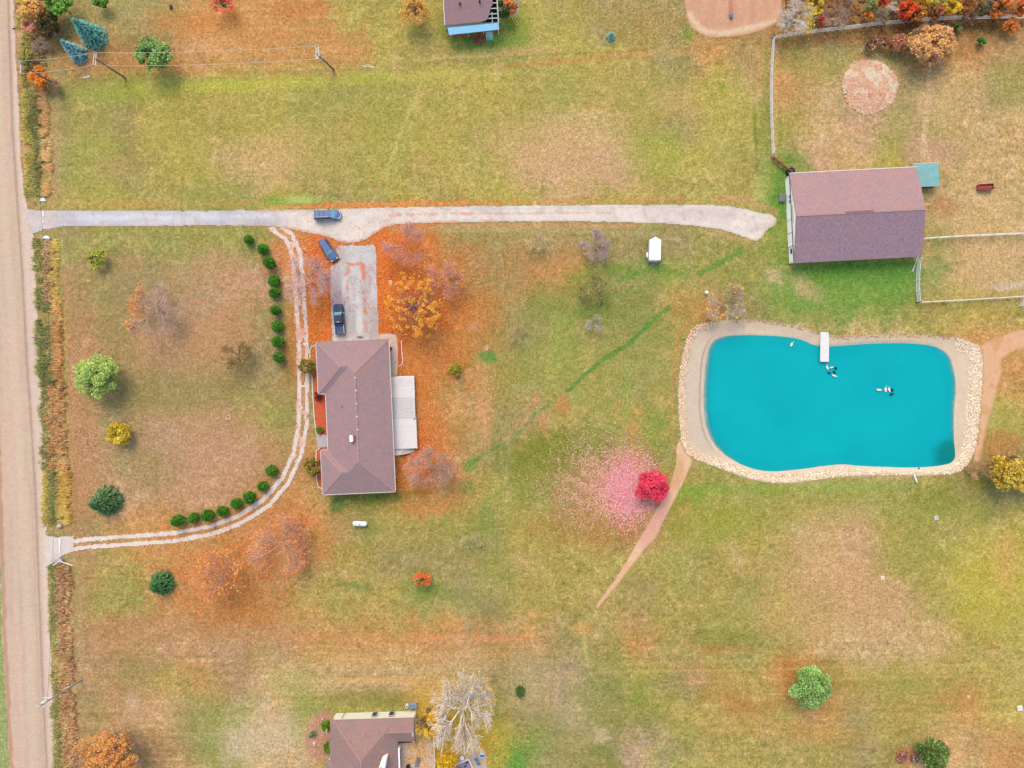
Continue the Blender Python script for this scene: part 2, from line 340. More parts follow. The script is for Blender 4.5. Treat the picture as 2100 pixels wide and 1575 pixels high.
for a in [ # cx, cy, rx, ry, angle, colour, strength
    (1160, 720, 170, 120, 0, (146, 148, 80), .4), (1300, 800, 90, 110, 0, (144, 150, 80), .35), (1040, 930, 90, 60, 0, (144, 142, 78), .35), (370, 800, 170, 190, 0, (182, 136, 108), .42), (900, 250, 560, 90, 0, (172, 163, 84), .30), (400, 950, 150, 70, 0, (184, 136, 108), .25), (1050, 1080, 260, 60, 0, (150, 142, 76), .3), (1600, 1040, 300, 40, 0, (150, 150, 72), .35), (260, 1400, 90, 90, 0, (176, 134, 100), .35),
    (1170, 320, 130, 70, 15, (198, 162, 122), .7), (1240, 350, 70, 40, 0, (190, 152, 130), .4), (560, 320, 60, 50, 0, (196, 160, 112), .5), (620, 300, 50, 50, 0, (186, 158, 108), .4),
    (1380, 205, 40, 26, 0, (186, 160, 110), .5), (1600, 140, 25, 50, 0, (190, 150, 100), .4), (1700, 130, 60, 30, 0, (168, 158, 88), .5), (1930, 240, 40, 90, 0, (196, 168, 116), .5),
    (1900, 310, 60, 28, 10, (190, 152, 128), .8), (1830, 280, 30, 60, 20, (150, 152, 82), .6), (1660, 180, 30, 70, 0, (178, 152, 98), .3), (2080, 160, 40, 60, 0, (158, 152, 84), .5),
    (1940, 100, 120, 20, -3, (176, 130, 86), .6), (1800, 70, 200, 14, -4, (170, 130, 84), .55), (1820, 20, 330, 60, -3, (150, 112, 72), .85), (1950, 420, 30, 22, 0, (176, 122, 82), .6),
    (2000, 540, 120, 60, 0, (196, 162, 122), .5), (2030, 450, 80, 30, 5, (198, 168, 118), .4), (2075, 585, 30, 8, 0, (196, 180, 168), .7), (1898, 545, 12, 90, 0, (196, 158, 118), .4),
    (1775, 558, 125, 20, -2, (84, 132, 58), .7), (1700, 600, 100, 50, 0, (104, 150, 66), .55), (1840, 570, 60, 36, 0, (92, 146, 62), .55), (1600, 470, 34, 50, 0, (104, 150, 68), .6), (1593, 400, 26, 60, 8, (92, 142, 60), .75), (1560, 390, 20, 50, 20, (176, 182, 104), .5),  # first: dark green band, the barn's shade painted on the grass
    (1650, 590, 30, 16, 30, (190, 166, 126), .7), (1588, 565, 20, 10, 40, (196, 172, 140), .7), (1580, 575, 8, 5, 0, (206, 170, 130), .6), (1570, 590, 20, 14, 20, (160, 160, 96), .4),
    (830, 520, 60, 70, 0, (206, 112, 62), .7), (880, 640, 110, 90, 20, (196, 112, 52), .6), (800, 600, 40, 130, 0, (206, 112, 56), .75), (850, 760, 40, 70, 0, (198, 122, 64), .6), (880, 860, 30, 80, 0, (196, 124, 66), .6), (860, 980, 60, 50, 0, (206, 116, 66), .7), (870, 930, 40, 60, 0, (202, 118, 70), .5), (850, 930, 25, 50, 0, (222, 108, 62), .5),
    (650, 570, 40, 100, 0, (210, 118, 64), .85), (660, 500, 20, 40, 20, (222, 110, 56), .7), (640, 640, 16, 90, 0, (206, 116, 52), .7), (655, 690, 20, 20, 0, (222, 116, 52), .6), (590, 520, 40, 50, 40, (214, 130, 88), .6), (600, 700, 20, 90, 0, (186, 122, 68), .6),
    (440, 1190, 90, 66, 0, (200, 130, 78), .65), (570, 1120, 76, 66, 10, (204, 136, 94), .6), (500, 1050, 60, 18, -20, (206, 130, 82), .6), (350, 1130, 100, 20, 0, (196, 146, 98), .5), (500, 1262, 110, 30, 0, (184, 120, 68), .6), (330, 1290, 180, 34, 0, (178, 130, 90), .45), (560, 1306, 150, 9, 0, (190, 136, 92), .4),
    (330, 640, 80, 80, 0, (170, 140, 112), .5), (320, 700, 60, 40, 0, (196, 144, 104), .4), (430, 560, 70, 50, 0, (186, 146, 114), .6), (500, 620, 60, 60, 0, (178, 132, 92), .4), (260, 570, 70, 40, 0, (138, 136, 94), .5), (240, 690, 40, 60, 0, (140, 128, 82), .4), (170, 900, 26, 300, 0, (184, 132, 102), .6), (400, 880, 120, 60, 0, (182, 142, 112), .6), (340, 810, 130, 40, 0, (136, 134, 84), .5), (450, 940, 90, 50, 0, (184, 142, 116), .5), (330, 900, 50, 30, 0, (184, 148, 128), .5), (420, 1010, 70, 30, 0, (192, 148, 118), .5), (300, 960, 50, 60, 0, (152, 136, 96), .4), (440, 690, 60, 50, 0, (186, 142, 108), .5),
    (560, 930, 30, 60, 0, (176, 138, 84), .4), (590, 860, 14, 90, 0, (148, 136, 82), .5), (585, 1020, 24, 40, 30, (186, 130, 90), .6),
    (1080, 480, 60, 24, 0, (184, 150, 104), .4), (1150, 560, 34, 50, 0, (192, 138, 94), .4), (1060, 560, 36, 50, 0, (184, 134, 90), .35), (1230, 640, 60, 26, 0, (118, 142, 60), .5), (1330, 560, 70, 26, 0, (112, 146, 62), .5), (1240, 560, 80, 22, -12, (118, 140, 66), .45), (1130, 620, 60, 26, -20, (122, 136, 66), .5), (1410, 630, 50, 34, 0, (182, 128, 78), .5), (1465, 640, 24, 24, 0, (188, 122, 78), .6), (1150, 700, 22, 60, 0, (140, 156, 80), .5), (1440, 590, 40, 20, 0, (174, 148, 100), .4), (1330, 690, 80, 40, 0, (138, 140, 84), .4),
    (935, 600, 26, 80, 0, (180, 122, 74), .4), (1000, 640, 50, 80, 0, (170, 132, 84), .35), (970, 520, 60, 40, 0, (168, 128, 84), .5), (1000, 480, 80, 14, 0, (152, 144, 86), .5), (990, 790, 16, 60, 0, (206, 148, 112), .6), (960, 770, 14, 10, 0, (200, 150, 116), .6), (995, 850, 16, 60, 5, (204, 150, 110), .55), (1050, 770, 60, 60, 0, (146, 152, 80), .4), (930, 700, 40, 40, 0, (176, 128, 76), .4), (1000, 730, 18, 11, 0, (84, 142, 76), .85), (998, 716, 6, 5, 0, (206, 150, 120), .9), (970, 670, 14, 12, 0, (196, 144, 112), .6), (1155, 830, 14, 18, 0, (196, 130, 90), .7), (1115, 875, 10, 22, 0, (206, 144, 104), .6), (1100, 815, 5, 10, 0, (206, 140, 104), .6),
    (1120, 930, 70, 34, 0, (112, 122, 48), .75), (1140, 950, 60, 60, 0, (124, 128, 56), .5), (1080, 985, 40, 50, 0, (122, 132, 58), .45), (1350, 930, 40, 60, 0, (118, 138, 62), .5), (1340, 870, 30, 40, 0, (122, 152, 68), .5), (1240, 1000, 110, 60, 0, (176, 132, 92), .55), (1200, 1080, 130, 36, 0, (166, 128, 72), .55), (1290, 830, 16, 60, 0, (134, 158, 76), .4), (1420, 1010, 40, 20, 0, (110, 154, 54), .6), (1660, 1000, 240, 14, -1, (134, 160, 74), .5), (1470, 1080, 90, 40, 0, (148, 152, 62), .5),
    (780, 1022, 70, 14, -2, (88, 116, 44), .8), (690, 1035, 14, 16, 0, (84, 122, 60), .8), (800, 1040, 90, 14, 0, (132, 134, 74), .5), (960, 1000, 20, 10, 0, (86, 134, 60), .5), (965, 955, 16, 12, -45, (92, 146, 70), .7), (865, 1040, 60, 20, 0, (206, 132, 84), .5), (740, 1085, 40, 12, 0, (128, 144, 78), .5), (700, 1085, 30, 20, 0, (196, 148, 106), .4), (725, 1201, 26, 8, 8, (84, 124, 66), .7), (900, 1215, 60, 12, 0, (116, 134, 66), .5), (865, 1195, 30, 26, 0, (118, 142, 60), .5), (960, 1210, 26, 40, 0, (150, 140, 104), .4), (1010, 1130, 40, 120, 0, (138, 146, 80), .4), (1000, 1060, 14, 30, 0, (110, 144, 68), .4),  # first: dark green band, the house's shade painted along its south wall
    (960, 1309, 120, 7, 0, (208, 146, 104), .7), (1195, 1290, 16, 12, 0, (206, 142, 92), .7), (1200, 1325, 4, 26, -8, (178, 182, 112), .7), (1480, 1400, 80, 40, 20, (182, 128, 84), .45), (1470, 1330, 70, 12, 0, (186, 126, 84), .5), (1430, 1395, 18, 16, 0, (186, 150, 124), .5), (1530, 1450, 60, 20, 0, (182, 124, 80), .45), (1560, 1490, 80, 20, 0, (188, 138, 84), .35), (1640, 1360, 50, 16, 0, (178, 124, 78), .45), (1615, 1400, 20, 40, 0, (170, 108, 58), .6), (1700, 1385, 26, 40, 0, (128, 126, 70), .6), (1690, 1510, 90, 16, 0, (188, 138, 86), .35), (1850, 1400, 60, 24, 0, (132, 144, 76), .6), (1960, 1430, 40, 14, 0, (180, 128, 84), .5), (2055, 1530, 50, 40, 0, (194, 142, 92), .4), (1830, 1430, 260, 60, 0, (178, 148, 84), .3), (1490, 1310, 60, 20, 0, (128, 130, 64), .5),
    (1700, 1180, 110, 100, 0, (194, 156, 114), .65), (1800, 1230, 60, 60, 0, (190, 152, 108), .4), (1640, 1260, 100, 40, 0, (192, 156, 108), .5), (1880, 1130, 70, 60, 0, (142, 146, 68), .5), (1950, 1050, 90, 30, 0, (140, 146, 64), .5), (2020, 1200, 80, 80, 0, (186, 172, 72), .5), (2062, 1150, 20, 50, 0, (202, 152, 94), .5), (1990, 950, 60, 40, 0, (152, 132, 72), .7), (1940, 1010, 80, 30, 0, (126, 128, 56), .5), (2040, 850, 40, 60, 0, (166, 160, 82), .5), (2050, 920, 40, 30, 0, (182, 122, 80), .6), (2034, 1328, 12, 4, 0, (170, 106, 66), .6),
    (560, 1500, 80, 60, 0, (196, 176, 148), .7), (500, 1530, 60, 50, 0, (196, 176, 152), .6), (420, 1460, 50, 60, 0, (138, 146, 74), .4), (430, 1550, 26, 50, 0, (130, 146, 72), .4), (280, 1460, 30, 30, 0, (200, 176, 142), .5), (270, 1440, 14, 14, 0, (204, 184, 160), .4), (320, 1450, 60, 30, 0, (182, 134, 106), .4), (780, 1395, 120, 6, 0, (206, 164, 116), .8), (880, 1420, 50, 18, 0, (206, 160, 116), .6), (760, 1350, 160, 14, 0, (200, 158, 108), .5), (770, 1430, 110, 14, 0, (136, 130, 70), .6), (620, 1440, 30, 60, 0, (140, 146, 70), .5), (600, 1400, 60, 30, 0, (178, 172, 110), .4), (1080, 1400, 40, 60, 0, (180, 162, 128), .6), (1150, 1500, 60, 60, 0, (150, 146, 96), .5), (1230, 1510, 16, 14, 0, (206, 180, 150), .6), (1180, 1440, 16, 40, 0, (190, 166, 120), .5), (1055, 1560, 20, 34, 0, (84, 146, 66), .8), (1020, 1520, 22, 50, 0, (100, 146, 60), .7), (1280, 1420, 80, 60, 0, (136, 146, 64), .4), (1200, 1420, 50, 40, 0, (132, 136, 88), .4), (960, 1500, 70, 80, 0, (206, 172, 84), .8), (880, 1450, 34, 50, 0, (200, 160, 80), .7), (940, 1560, 40, 30, 0, (206, 168, 64), .8), (955, 1380, 40, 60, 0, (184, 164, 128), .5),
    (1165, 125, 130, 7, -5, (190, 128, 88), .6), (1310, 110, 120, 8, -4, (190, 146, 100), .5), (1410, 70, 14, 14, 0, (110, 146, 66), .8), (1130, 60, 100, 40, 0, (164, 156, 84), .4), (960, 75, 50, 22, 0, (92, 142, 56), .8), (990, 85, 40, 12, 0, (74, 140, 56), .6), (1060, 70, 24, 40, 0, (118, 148, 62), .6), (950, 118, 120, 6, -3, (188, 172, 116), .6), (1090, 105, 60, 9, -3, (200, 158, 118), .6), (950, 20, 24, 40, 0, (144, 136, 82), .3), (1300, 40, 90, 40, 0, (164, 140, 78), .5), (930, 152, 110, 7, -1, (206, 170, 116), .5), (850, 155, 200, 14, -2, (176, 174, 84), .5), (480, 175, 160, 12, -2, (180, 180, 80), .6), (300, 185, 130, 20, -4, (156, 164, 74), .5), (170, 190, 50, 20, -4, (150, 152, 86), .5), (180, 330, 60, 60, 0, (150, 158, 84), .5), (230, 345, 40, 20, 0, (178, 146, 104), .5), (260, 130, 130, 18, 0, (186, 128, 86), .5), (400, 40, 90, 30, 0, (196, 128, 78), .6), (540, 60, 140, 50, 0, (202, 142, 88), .5), (600, 20, 60, 18, 0, (190, 122, 74), .5), (430, 90, 50, 18, 0, (206, 160, 120), .5), (700, 100, 60, 30, 0, (196, 142, 92), .4), (230, 20, 60, 30, 0, (168, 158, 104), .5), (350, 15, 50, 20, 0, (160, 146, 94), .4), (110, 80, 14, 60, 0, (196, 142, 94), .5), (620, 410, 40, 8, 0, (174, 192, 112), .8), (565, 412, 20, 8, 0, (120, 160, 66), .6), (110, 300, 12, 160, 0, (182, 152, 112), .7), (100, 250, 5, 160, 0, (170, 176, 92), .4),
    (1570, 250, 12, 100, 0, (120, 140, 66), .6), (1549, 270, 4, 44, -4, (96, 126, 48), .7), (1550, 130, 30, 50, 0, (190, 142, 96), .4), (1420, 230, 30, 30, 0, (192, 156, 112), .3), (1480, 180, 10, 8, 0, (110, 132, 46), .6), (1350, 320, 60, 40, 0, (150, 162, 72), .5), (1500, 200, 40, 60, 0, (164, 162, 72), .4)]:
    patch(G, *a)
for pts, w, c, k in [
    ([(1165, 800), (1230, 742), (1290, 705), (1330, 665), (1372, 630)], 4, (82, 134, 66), .8), ([(1175, 572), (1225, 560), (1290, 548)], 5, (112, 142, 62), .5),
    ([(1130, 828), (1095, 850), (1065, 890), (980, 940), (955, 965)], 2.5, (92, 138, 72), .6), ([(1440, 560), (1480, 535), (1520, 515)], 5, (90, 138, 66), .7), ([(1170, 655), (1250, 610), (1330, 590)], 8, (108, 140, 60), .4),
    ([(1270, 575), (1330, 552), (1400, 560)], 5, (90, 146, 62), .4), ([(790, 372), (815, 290), (845, 215), (865, 165)], 3, (186, 180, 112), .5), ([(806, 372), (830, 290), (858, 215), (874, 172)], 2, (186, 180, 112), .4),
    ([(1908, 125, 4), (1906, 180, 6), (1900, 240, 6), (1893, 290, 7), (1900, 330, 12)], None, (206, 176, 142), .65), ([(1925, 330), (1960, 360), (1985, 380)], 8, (206, 168, 128), .5), ([(2000, 405), (2050, 440), (2100, 462)], 4, (206, 180, 146), .5),
    ([(1210, 1265), (1182, 1290)], 8, (176, 172, 104), .3), ([(1185, 1365), (1400, 1358), (1700, 1350), (2060, 1345)], 2, (200, 176, 112), .3), ([(1240, 1378), (1600, 1372), (2080, 1362)], 2, (200, 172, 104), .5), ([(1380, 1400), (1760, 1392), (2060, 1385)], 2, (200, 168, 104), .4),
    ([(1570, 90), (1572, 200), (1571, 320)], 5, (150, 142, 84), .6), ([(1590, 95), (1588, 320)], 5, (206, 162, 124), .5), ([(100, 480), (125, 492), (131, 540)], 2, (170, 182, 92), .6), ([(136, 560), (146, 800), (152, 1060)], 8, (188, 136, 102), .5), ([(131, 620), (136, 800), (146, 1000)], 2, (176, 176, 92), .6),
    ([(162, 1160), (168, 1400), (172, 1600)], 5, (176, 150, 112), .6), ([(930, 124), (1120, 112), (1300, 104), (1560, 90)], 1.5, (140, 110, 62), .5), ([(170, 165), (240, 168), (420, 148), (650, 148), (760, 138), (940, 122)], 2, (150, 130, 76), .35),
    ([(100, 418), (300, 420), (540, 416)], 3, (196, 142, 92), .5), ([(560, 425, 1), (640, 423, 4), (720, 420, 5), (820, 418, 4), (960, 416, 3), (1060, 414, 1)], None, (222, 134, 84), .8), ([(1050, 412), (1400, 408)], 4, (198, 138, 88), .5), ([(800, 466), (1000, 463), (1300, 464)], 5, (198, 150, 114), .6),
    ([(800, 474), (1100, 472), (1350, 480)], 4, (176, 168, 124), .4), ([(770, 470), (790, 480), (785, 560), (785, 680)], 12, (214, 116, 60), .7), ([(670, 560), (672, 690)], 7, (222, 116, 58), .7), ([(1440, 470), (1530, 492)], 8, (190, 156, 116), .5), ([(560, 505), (600, 560)], 6, (206, 128, 92), .5), ([(1470, 405), (1530, 410), (1590, 435)], 8, (196, 148, 110), .5),
    ([(1600, 75), (1850, 50), (2100, 38)], 6, (176, 132, 92), .5), ([(1380, 780), (1375, 880), (1382, 930)], 4, (180, 140, 96), .5), ([(1420, 655), (1390, 690), (1382, 780)], 3, (196, 130, 92), .5)]:
    blend(G, c, stroke(pts, w, soft=2.5, n=3.5) * k)
blend(G, (210, 150, 118), stroke(TRACK[:9], 13, 4, 4) * .55); blend(G, (200, 148, 104), stroke(TRACK[8:], 13, 4, 4) * .4)
# ground beneath the ditch growth and by the road's far side
u = (X - DC(Y)) / DW(Y)
blend(G, (176, 150, 100), sst(1.15, .8, np.abs(u + .2 * N3)) * (1 - fill) * .8)
blend(G, (150, 160, 108), sst(4, -4, X - (EDGE - 92)))
mb = ell(660, 1508, 33, 52, 12, .12, .1); blend(G, (186, 140, 122), mb * .9)           # the bark bed by the neighbour's house
blend(G, (176, 88, 60), ell(983, 80, 19, 12, 0, .2, .3) * .85); blend(G, (186, 112, 74), stroke([(918, 72), (960, 72), (1030, 62)], 4, 2, 3) * .8)
blend(G, (200, 128, 92), ell(1860, 1552, 24, 16, 0, .3, .3) * .7); blend(G, (206, 160, 112), ell(1925, 1545, 55, 48, 0, .3, .3) * .5)
blend(G, (196, 160, 122), ell(1783, 178, 60, 58, 0, .15, .12) * .6)
# leaf litter and seed-head speckle, a pixel or two wide
sp = vn(X, Y, 2.2, 8) * vn(X, Y, 3.1, 9)
pink = np.clip(ell(1282, 1000, 50, 58, 0, .8, .7) * .7 + ell(1215, 1000, 70, 50, 0, .8, .8) * .35, 0, 1)
blend(G, (214, 146, 140), pink * .5)
blend(G, (226, 196, 140), (sp > .62) * np.clip(ell(1400, 80, 220, 80, 0, .6) + ell(1700, 180, 160, 140, 0, .6) + ell(2040, 140, 90, 90, 0, .6), 0, 1) * .35)
blend(G, (236, 150, 90), (sp > .56) * np.clip(ell(870, 620, 120, 180, 0, .5) + ell(500, 1170, 180, 120, 0, .6) + ell(650, 600, 40, 130, 0, .5), 0, 1) * .5)
G = np.clip(G, 0.01, 1)

def idx_sheet(name, keep, dz, A, m, label=None, cat=None, kind='structure', Zs=None):
    """every raster cell whose centre is kept, as one sheet"""
    kc = keep[:-1, :-1]; ii, jj = np.nonzero(kc); Zs = Z if Zs is None else Zs
    a = ii * NX + jj; F = np.stack([a + NX, a + NX + 1, a + 1, a], 1)
    used, inv = np.unique(F, return_inverse=True); F = inv.reshape(F.shape)
    x = X.ravel()[used]; y = Y.ravel()[used]; z = Zs.ravel()[used] + dz
    V = np.stack([(x - 1050) / S, (787.5 - y) / S, z], 1); c = (A.reshape(-1, 3)[used]) / K
    o = np_mesh(name, V, F, m, cols=np.clip(c, 0, .85), smooth=True); tag(o, label, cat, None, kind); return o
ground = idx_sheet('grass_ground', np.ones(X.shape, bool), 0, G, GRASS)
# far ground out to the horizon, butted to the detailed sheet's rim
x0, x1, y0, y1 = (gx[0]-1050)/S, (gx[-1]-1050)/S, (787.5-gy[-1])/S, (787.5-gy[0])/S
fv = []; ff = []
for (a, b, c, d) in ((-2500, 2500, y1, 2500), (-2500, 2500, -2500, y0), (-2500, x0, y0, y1), (x1, 2500, y0, y1)):
    n = len(fv); fv += [(a, c, -.02), (b, c, -.02), (b, d, -.02), (a, d, -.02)]; ff.append((n, n+1, n+2, n+3))
tag(np_mesh('outer_ground', fv, ff, mat('far_field', C(164, 150, 92), 1, 0, .15, .02)), kind='structure')

# ------------------------------------------------------------------ gravel road
A = np.empty(G.shape); A[:] = lin((208, 182, 163))
w = EDGE - X; rn = fbm(X * 9, Y, 120, 7, 4, False)
A *= (1 + .13 * rn + .04 * N4)[..., None]; blend(A, (206, 166, 134), sst(0, .6, rn) * .35)
blend(A, (214, 196, 176), sst(14, 4, np.abs(X - (RUT - 26 + 3 * N1))) * .45)
blend(A, (214, 186, 176), sst(8, 2, np.abs(X - (RUT - 46 + 4 * N1))) * .4)
blend(A, (172, 148, 140), sst(3.6, 1.2, np.abs(X - RUT) + .8 * N4) * .75); blend(A, (176, 152, 144), sst(3, .6, np.abs(X - RUT + 7)) * .3 * (Y > 1000))
blend(A, (222, 200, 190), sst(2, 10, X - RUT) * .7)
blend(A, (226, 206, 180), sst(4, 0, np.abs(w - 4 + N3 * 2)) * .5)
blend(A, (176, 122, 96), sst(7, 2, np.abs(w - 92 + 4 * N3)) * .55)
road = idx_sheet('road', (w > 0 + 2.2 * N3 + 1.5 * N4) & (w < 97 + 3 * N3), .03, np.clip(A, .02, 1), GRAVEL, Zs=Z + ditch)
A0 = A.copy()
# driveway with worn wheel lines and leaves blown along its middle
A = np.empty(G.shape); A[:] = lin((230, 217, 211)); A *= (1 + .05 * N3 + .07 * N4)[..., None]
wl = 1 - sst(520, 620, X)
blend(A, (204, 204, 216), wl * .9); blend(A, (186, 186, 206), wl * sst(.45, .75, vn(X, Y * 3, 46, 3)) * .6)
blend(A, (222, 224, 232), wl * stroke([(100, 447), (560, 447)], 5, 4, 3) * .6)
blend(A, (190, 180, 186), wl * stroke([(110, 450), (148, 447)], 12, 6, 6) * .6)
blend(A, (212, 196, 194), (1 - sst(96, 130, X)) * .8)
blend(A, (176, 166, 160), stroke([(150, 432), (600, 434), (1400, 424)], 2, 2, 3) * .3)
for y_, k_ in ((430.5, .55), (446, .55)): blend(A, (228, 218, 212), (1 - wl) * stroke([(700, y_ + 1), (1050, y_), (1560, y_ + 6)], 4, 4, 3) * k_)
blend(A, (216, 148, 122), stroke([(800, 441), (900, 438), (1000, 438)], 1.6, 2.4, 6) * .6); blend(A, (206, 160, 136), stroke([(1000, 438), (1250, 436)], 1.5, 2, 3) * .5)
blend(A, (190, 172, 168), ell(1420, 440, 90, 16, 0, .6) * .35); blend(A, (230, 220, 218), ell(1370, 446, 26, 8, 0) * .5)
blend(A, (216, 200, 196), sst(.5, .8, vn(X, Y, 18, 5)) * .3); blend(A, (186, 170, 166), sst(.62, .9, vn(X, Y, 12, 6)) * .35); blend(A, (184, 172, 172), sst(.1, .6, fbm(X, Y * 6, 120, 2, 4, False)) * .4)
blend(A, (222, 136, 88), np.clip(sst(-7, 1, sdD) * sst(-.2, .5, N4 + .4 * N3) * (X > 520) * (X < 1020), 0, 1) * .85)
blend(A, (196, 160, 124), sst(-4, 1, sdD) * .5 * (X > 110))
drive = idx_sheet('driveway', (sdD < 1.2 * N4 + 1.5 * N3) & (X > EDGE - 6), .05, np.clip(A, .02, 1), GRAVEL, Zs=Z * 0 + .0 + .02 * N3 * (1 - fill))
# looped two-rut track to the lower gate
A = np.empty(G.shape); A[:] = lin((230, 216, 210)); A *= (1 + .10 * N4 + .05 * N3)[..., None]
rough_ = sst(1000, 880, Y) * sst(620, 700, Y)
wheel = np.abs(dT - 8); keep = (wheel < 4.2 + 1.4 * N4 + 1.2 * N3) & ((N4 + .3 * N3 < .55) | (Y > 960))
keep |= (dT < 9) & (Y > 760) & (Y < 960) & (N4 > .05) & (X > 500); keep |= (dEntry < 1.5 * N3 + N4)
keep |= (dT < 13) & (X > 545) & (Y < 700) & (N4 > .1)
keep &= ~(sdD < 0)
leafy = np.clip(sst(.0, .5, N4 + .5 * N3) * ((Y < 960) & (X > 400)), 0, 1); blend(A, (220, 142, 108), leafy * .6 * (X > 200))
blend(A, (222, 206, 198), sst(0, .6, -N4) * .3); blend(A, (214, 200, 196), (dEntry < 3) * .6)
track = idx_sheet('two_rut_track', keep & (X > EDGE - 4), .042, np.clip(A, .02, 1), GRAVEL, Zs=Z + ditch * fill)
# paved pad before the garage
PAD = [(690, 504), (716, 502), (766, 502), (770, 508), (771, 560), (774, 640), (776, 700), (681, 703), (679, 640), (676, 575), (678, 546), (700, 532), (689, 520)]
sdQ = poly_sd(PAD); A = np.empty(G.shape); A[:] = lin((204, 201, 206)); A *= (1 + .06 * N3 + .05 * N4)[..., None]
st_ = fbm(X * 7, Y, 70, 8, 3, False); A *= (1 + .26 * st_ * sst(500, 545, Y))[..., None]; blend(A, (168, 162, 172), sst(.1, .5, N3 + .5 * N4) * .35)
blend(A, (206, 204, 206), ell(735, 523, 34, 18, 0, .3, .3) * .7); blend(A, (222, 218, 214), ell(728, 655, 18, 50, 0, .5, .8) * sst(-.1, .5, N4 + st_) * .9)
blend(A, (226, 224, 230), np.clip(stroke([(716, 620), (745, 618)], 1, 1, 2) + stroke([(732, 590), (732, 640)], 1.5, 1.5, 2), 0, 1) * .6)
blend(A, (178, 160, 166), ell(690, 600, 12, 60, 0, .4) * .4); blend(A, (184, 164, 166), ell(762, 660, 16, 40, 0, .4) * .5); blend(A, (96, 88, 104), ell(739, 692, 7, 3, 8, .3, .2) * .8)
for pts, w_, k_ in [([(712, 548), (711, 575)], 1.6, .7), ([(744, 540), (747, 575)], 3.0, .8), ([(748, 590), (748, 625), (750, 640)], 2.6, .7), ([(749, 655), (751, 680)], 1.6, .45), ([(700, 526), (716, 544), (742, 538)], 2, .85), ([(692, 505), (700, 512)], 3, .7), ([(712, 575), (714, 620)], 1, .6), ([(758, 545), (760, 590)], 2, .4)]:
    blend(A, (226, 130, 84), stroke(pts, w_, 1.8, 7.0) * k_)
pad = idx_sheet('paved_pad', (sdQ < .8 * N4) & (Y > 500), .055, np.clip(A, .02, 1), GRAVEL, Zs=Z * 0)
# bare earth path by the pond, arena sand, pond bank
A = np.empty(G.shape); A[:] = lin((230, 188, 156)); A *= (1 + .06 * N4)[..., None]
blend(A, (220, 166, 146), ell(1335, 1090, 26, 40, 30) * .8); blend(A, (226, 152, 152), ell(1350, 1040, 20, 46, 20) * .35); blend(A, (226, 170, 130), (Y > 1150) * .5 * np.ones(X.shape))
blend(A, (196, 158, 100), ell(1385, 970, 16, 36, 10) * .5); fade = sst(wPa - 4, wPa + 2, dPa) ; A += (G - A) * (fade * .8)[..., None]
idx_sheet('dirt_path', (dPa < wPa + 2 * N4 + 1.5 * N3) & (sdB > -2), .02, np.clip(A, .02, 1), GRAVEL)
A = np.empty(G.shape); A[:] = lin((224, 178, 142)); A *= (1 + .07 * N4 + .04 * N3)[..., None]; blend(A, (196, 140, 84), (N3 > .2) * .4)
fade = sst(wPb - 7, wPb + 2, dPb); A += (G - A) * (fade * .85)[..., None]
idx_sheet('earth_bank_path', (dPb < wPb + 2.5 * N4 + 2 * N3) & (sdB > -2), .02, np.clip(A, .02, 1), GRAVEL)
A = np.empty(G.shape); A[:] = lin((210, 162, 136)); ln = fbm(X * 6, Y, 60, 9, 3, False); A *= (1 + .13 * ln + .05 * N4)[..., None]
rim = sst(-24, -10, sdA) * (Y > 20); blend(A, (214, 174, 142), rim * .9); blend(A, (228, 204, 180), stroke([(1412, 30), (1440, 62), (1480, 68), (1540, 56), (1590, 44)], 4, 4, 4) * .7)
blend(A, (170, 104, 74), stroke([(1497, -100), (1498, 30)], 4, 4, 3) * .6); A += (G - A) * (sst(-5, 2, sdA) * .8)[..., None]
idx_sheet('riding_arena_sand', (sdA < 2 * N4 + 2 * N3), .02, np.clip(A, .02, 1), GRAVEL)
A = np.empty(G.shape); A[:] = lin((220, 198, 176)); A *= (1 + .06 * N4 + .04 * N3)[..., None]
right = sst(1960, 1985, X); left = 1 - sst(1440, 1480, X); bot = sst(940, 960, Y)
blend(A, (206, 190, 174), left * .6)
blend(A, (206, 158, 112), sst(-14, -3, sdB) * left * sst(-.2, .4, N4 + N3) * .9)
blend(A, (224, 196, 164), np.clip(sst(-20, -13, sdB) - sst(-8, -3, sdB), 0, 1) * (.5 + .5 * N4) * left)
blend(A, (202, 132, 92), sst(-18, -4, sdB) * (1 - sst(700, 740, Y)) * left * .7)
blend(A, (236, 216, 188), np.clip(sst(-26, -18, sdB) - sst(-4, 0, sdB), 0, 1) * right * (.65 + .5 * N4)); blend(A, (232, 214, 188), sst(-18, -9, sdB) * bot * (.55 + .4 * N4))
blend(A, (176, 152, 132), np.clip(sst(-3, 1, sdB), 0, 1) * .5); blend(A, (168, 140, 110), sst(-8, -1, sdB) * (1 - sst(680, 705, Y)) * (1 - left) * .6 * sst(-.4, .4, N4))
blend(A, (168, 132, 134), np.clip(1 - np.abs(sdP - 6.5 - N3 * 2) / 2.5, 0, 1) * left * .8); blend(A, (226, 196, 152), ell(1860, 692, 60, 6, 0) * .5)
blend(A, (196, 206, 200), sst(2, -5, sdP) * .7); blend(A, (40, 166, 176), sst(-6, -18, sdP)); A += (G - A) * (sst(-6, 2, sdB) * .8)[..., None]
bank = idx_sheet('pond_bank', (sdB < 2.2 * N4 + 2.2 * N3), .025, np.clip(A, .02, 1), GRAVEL)
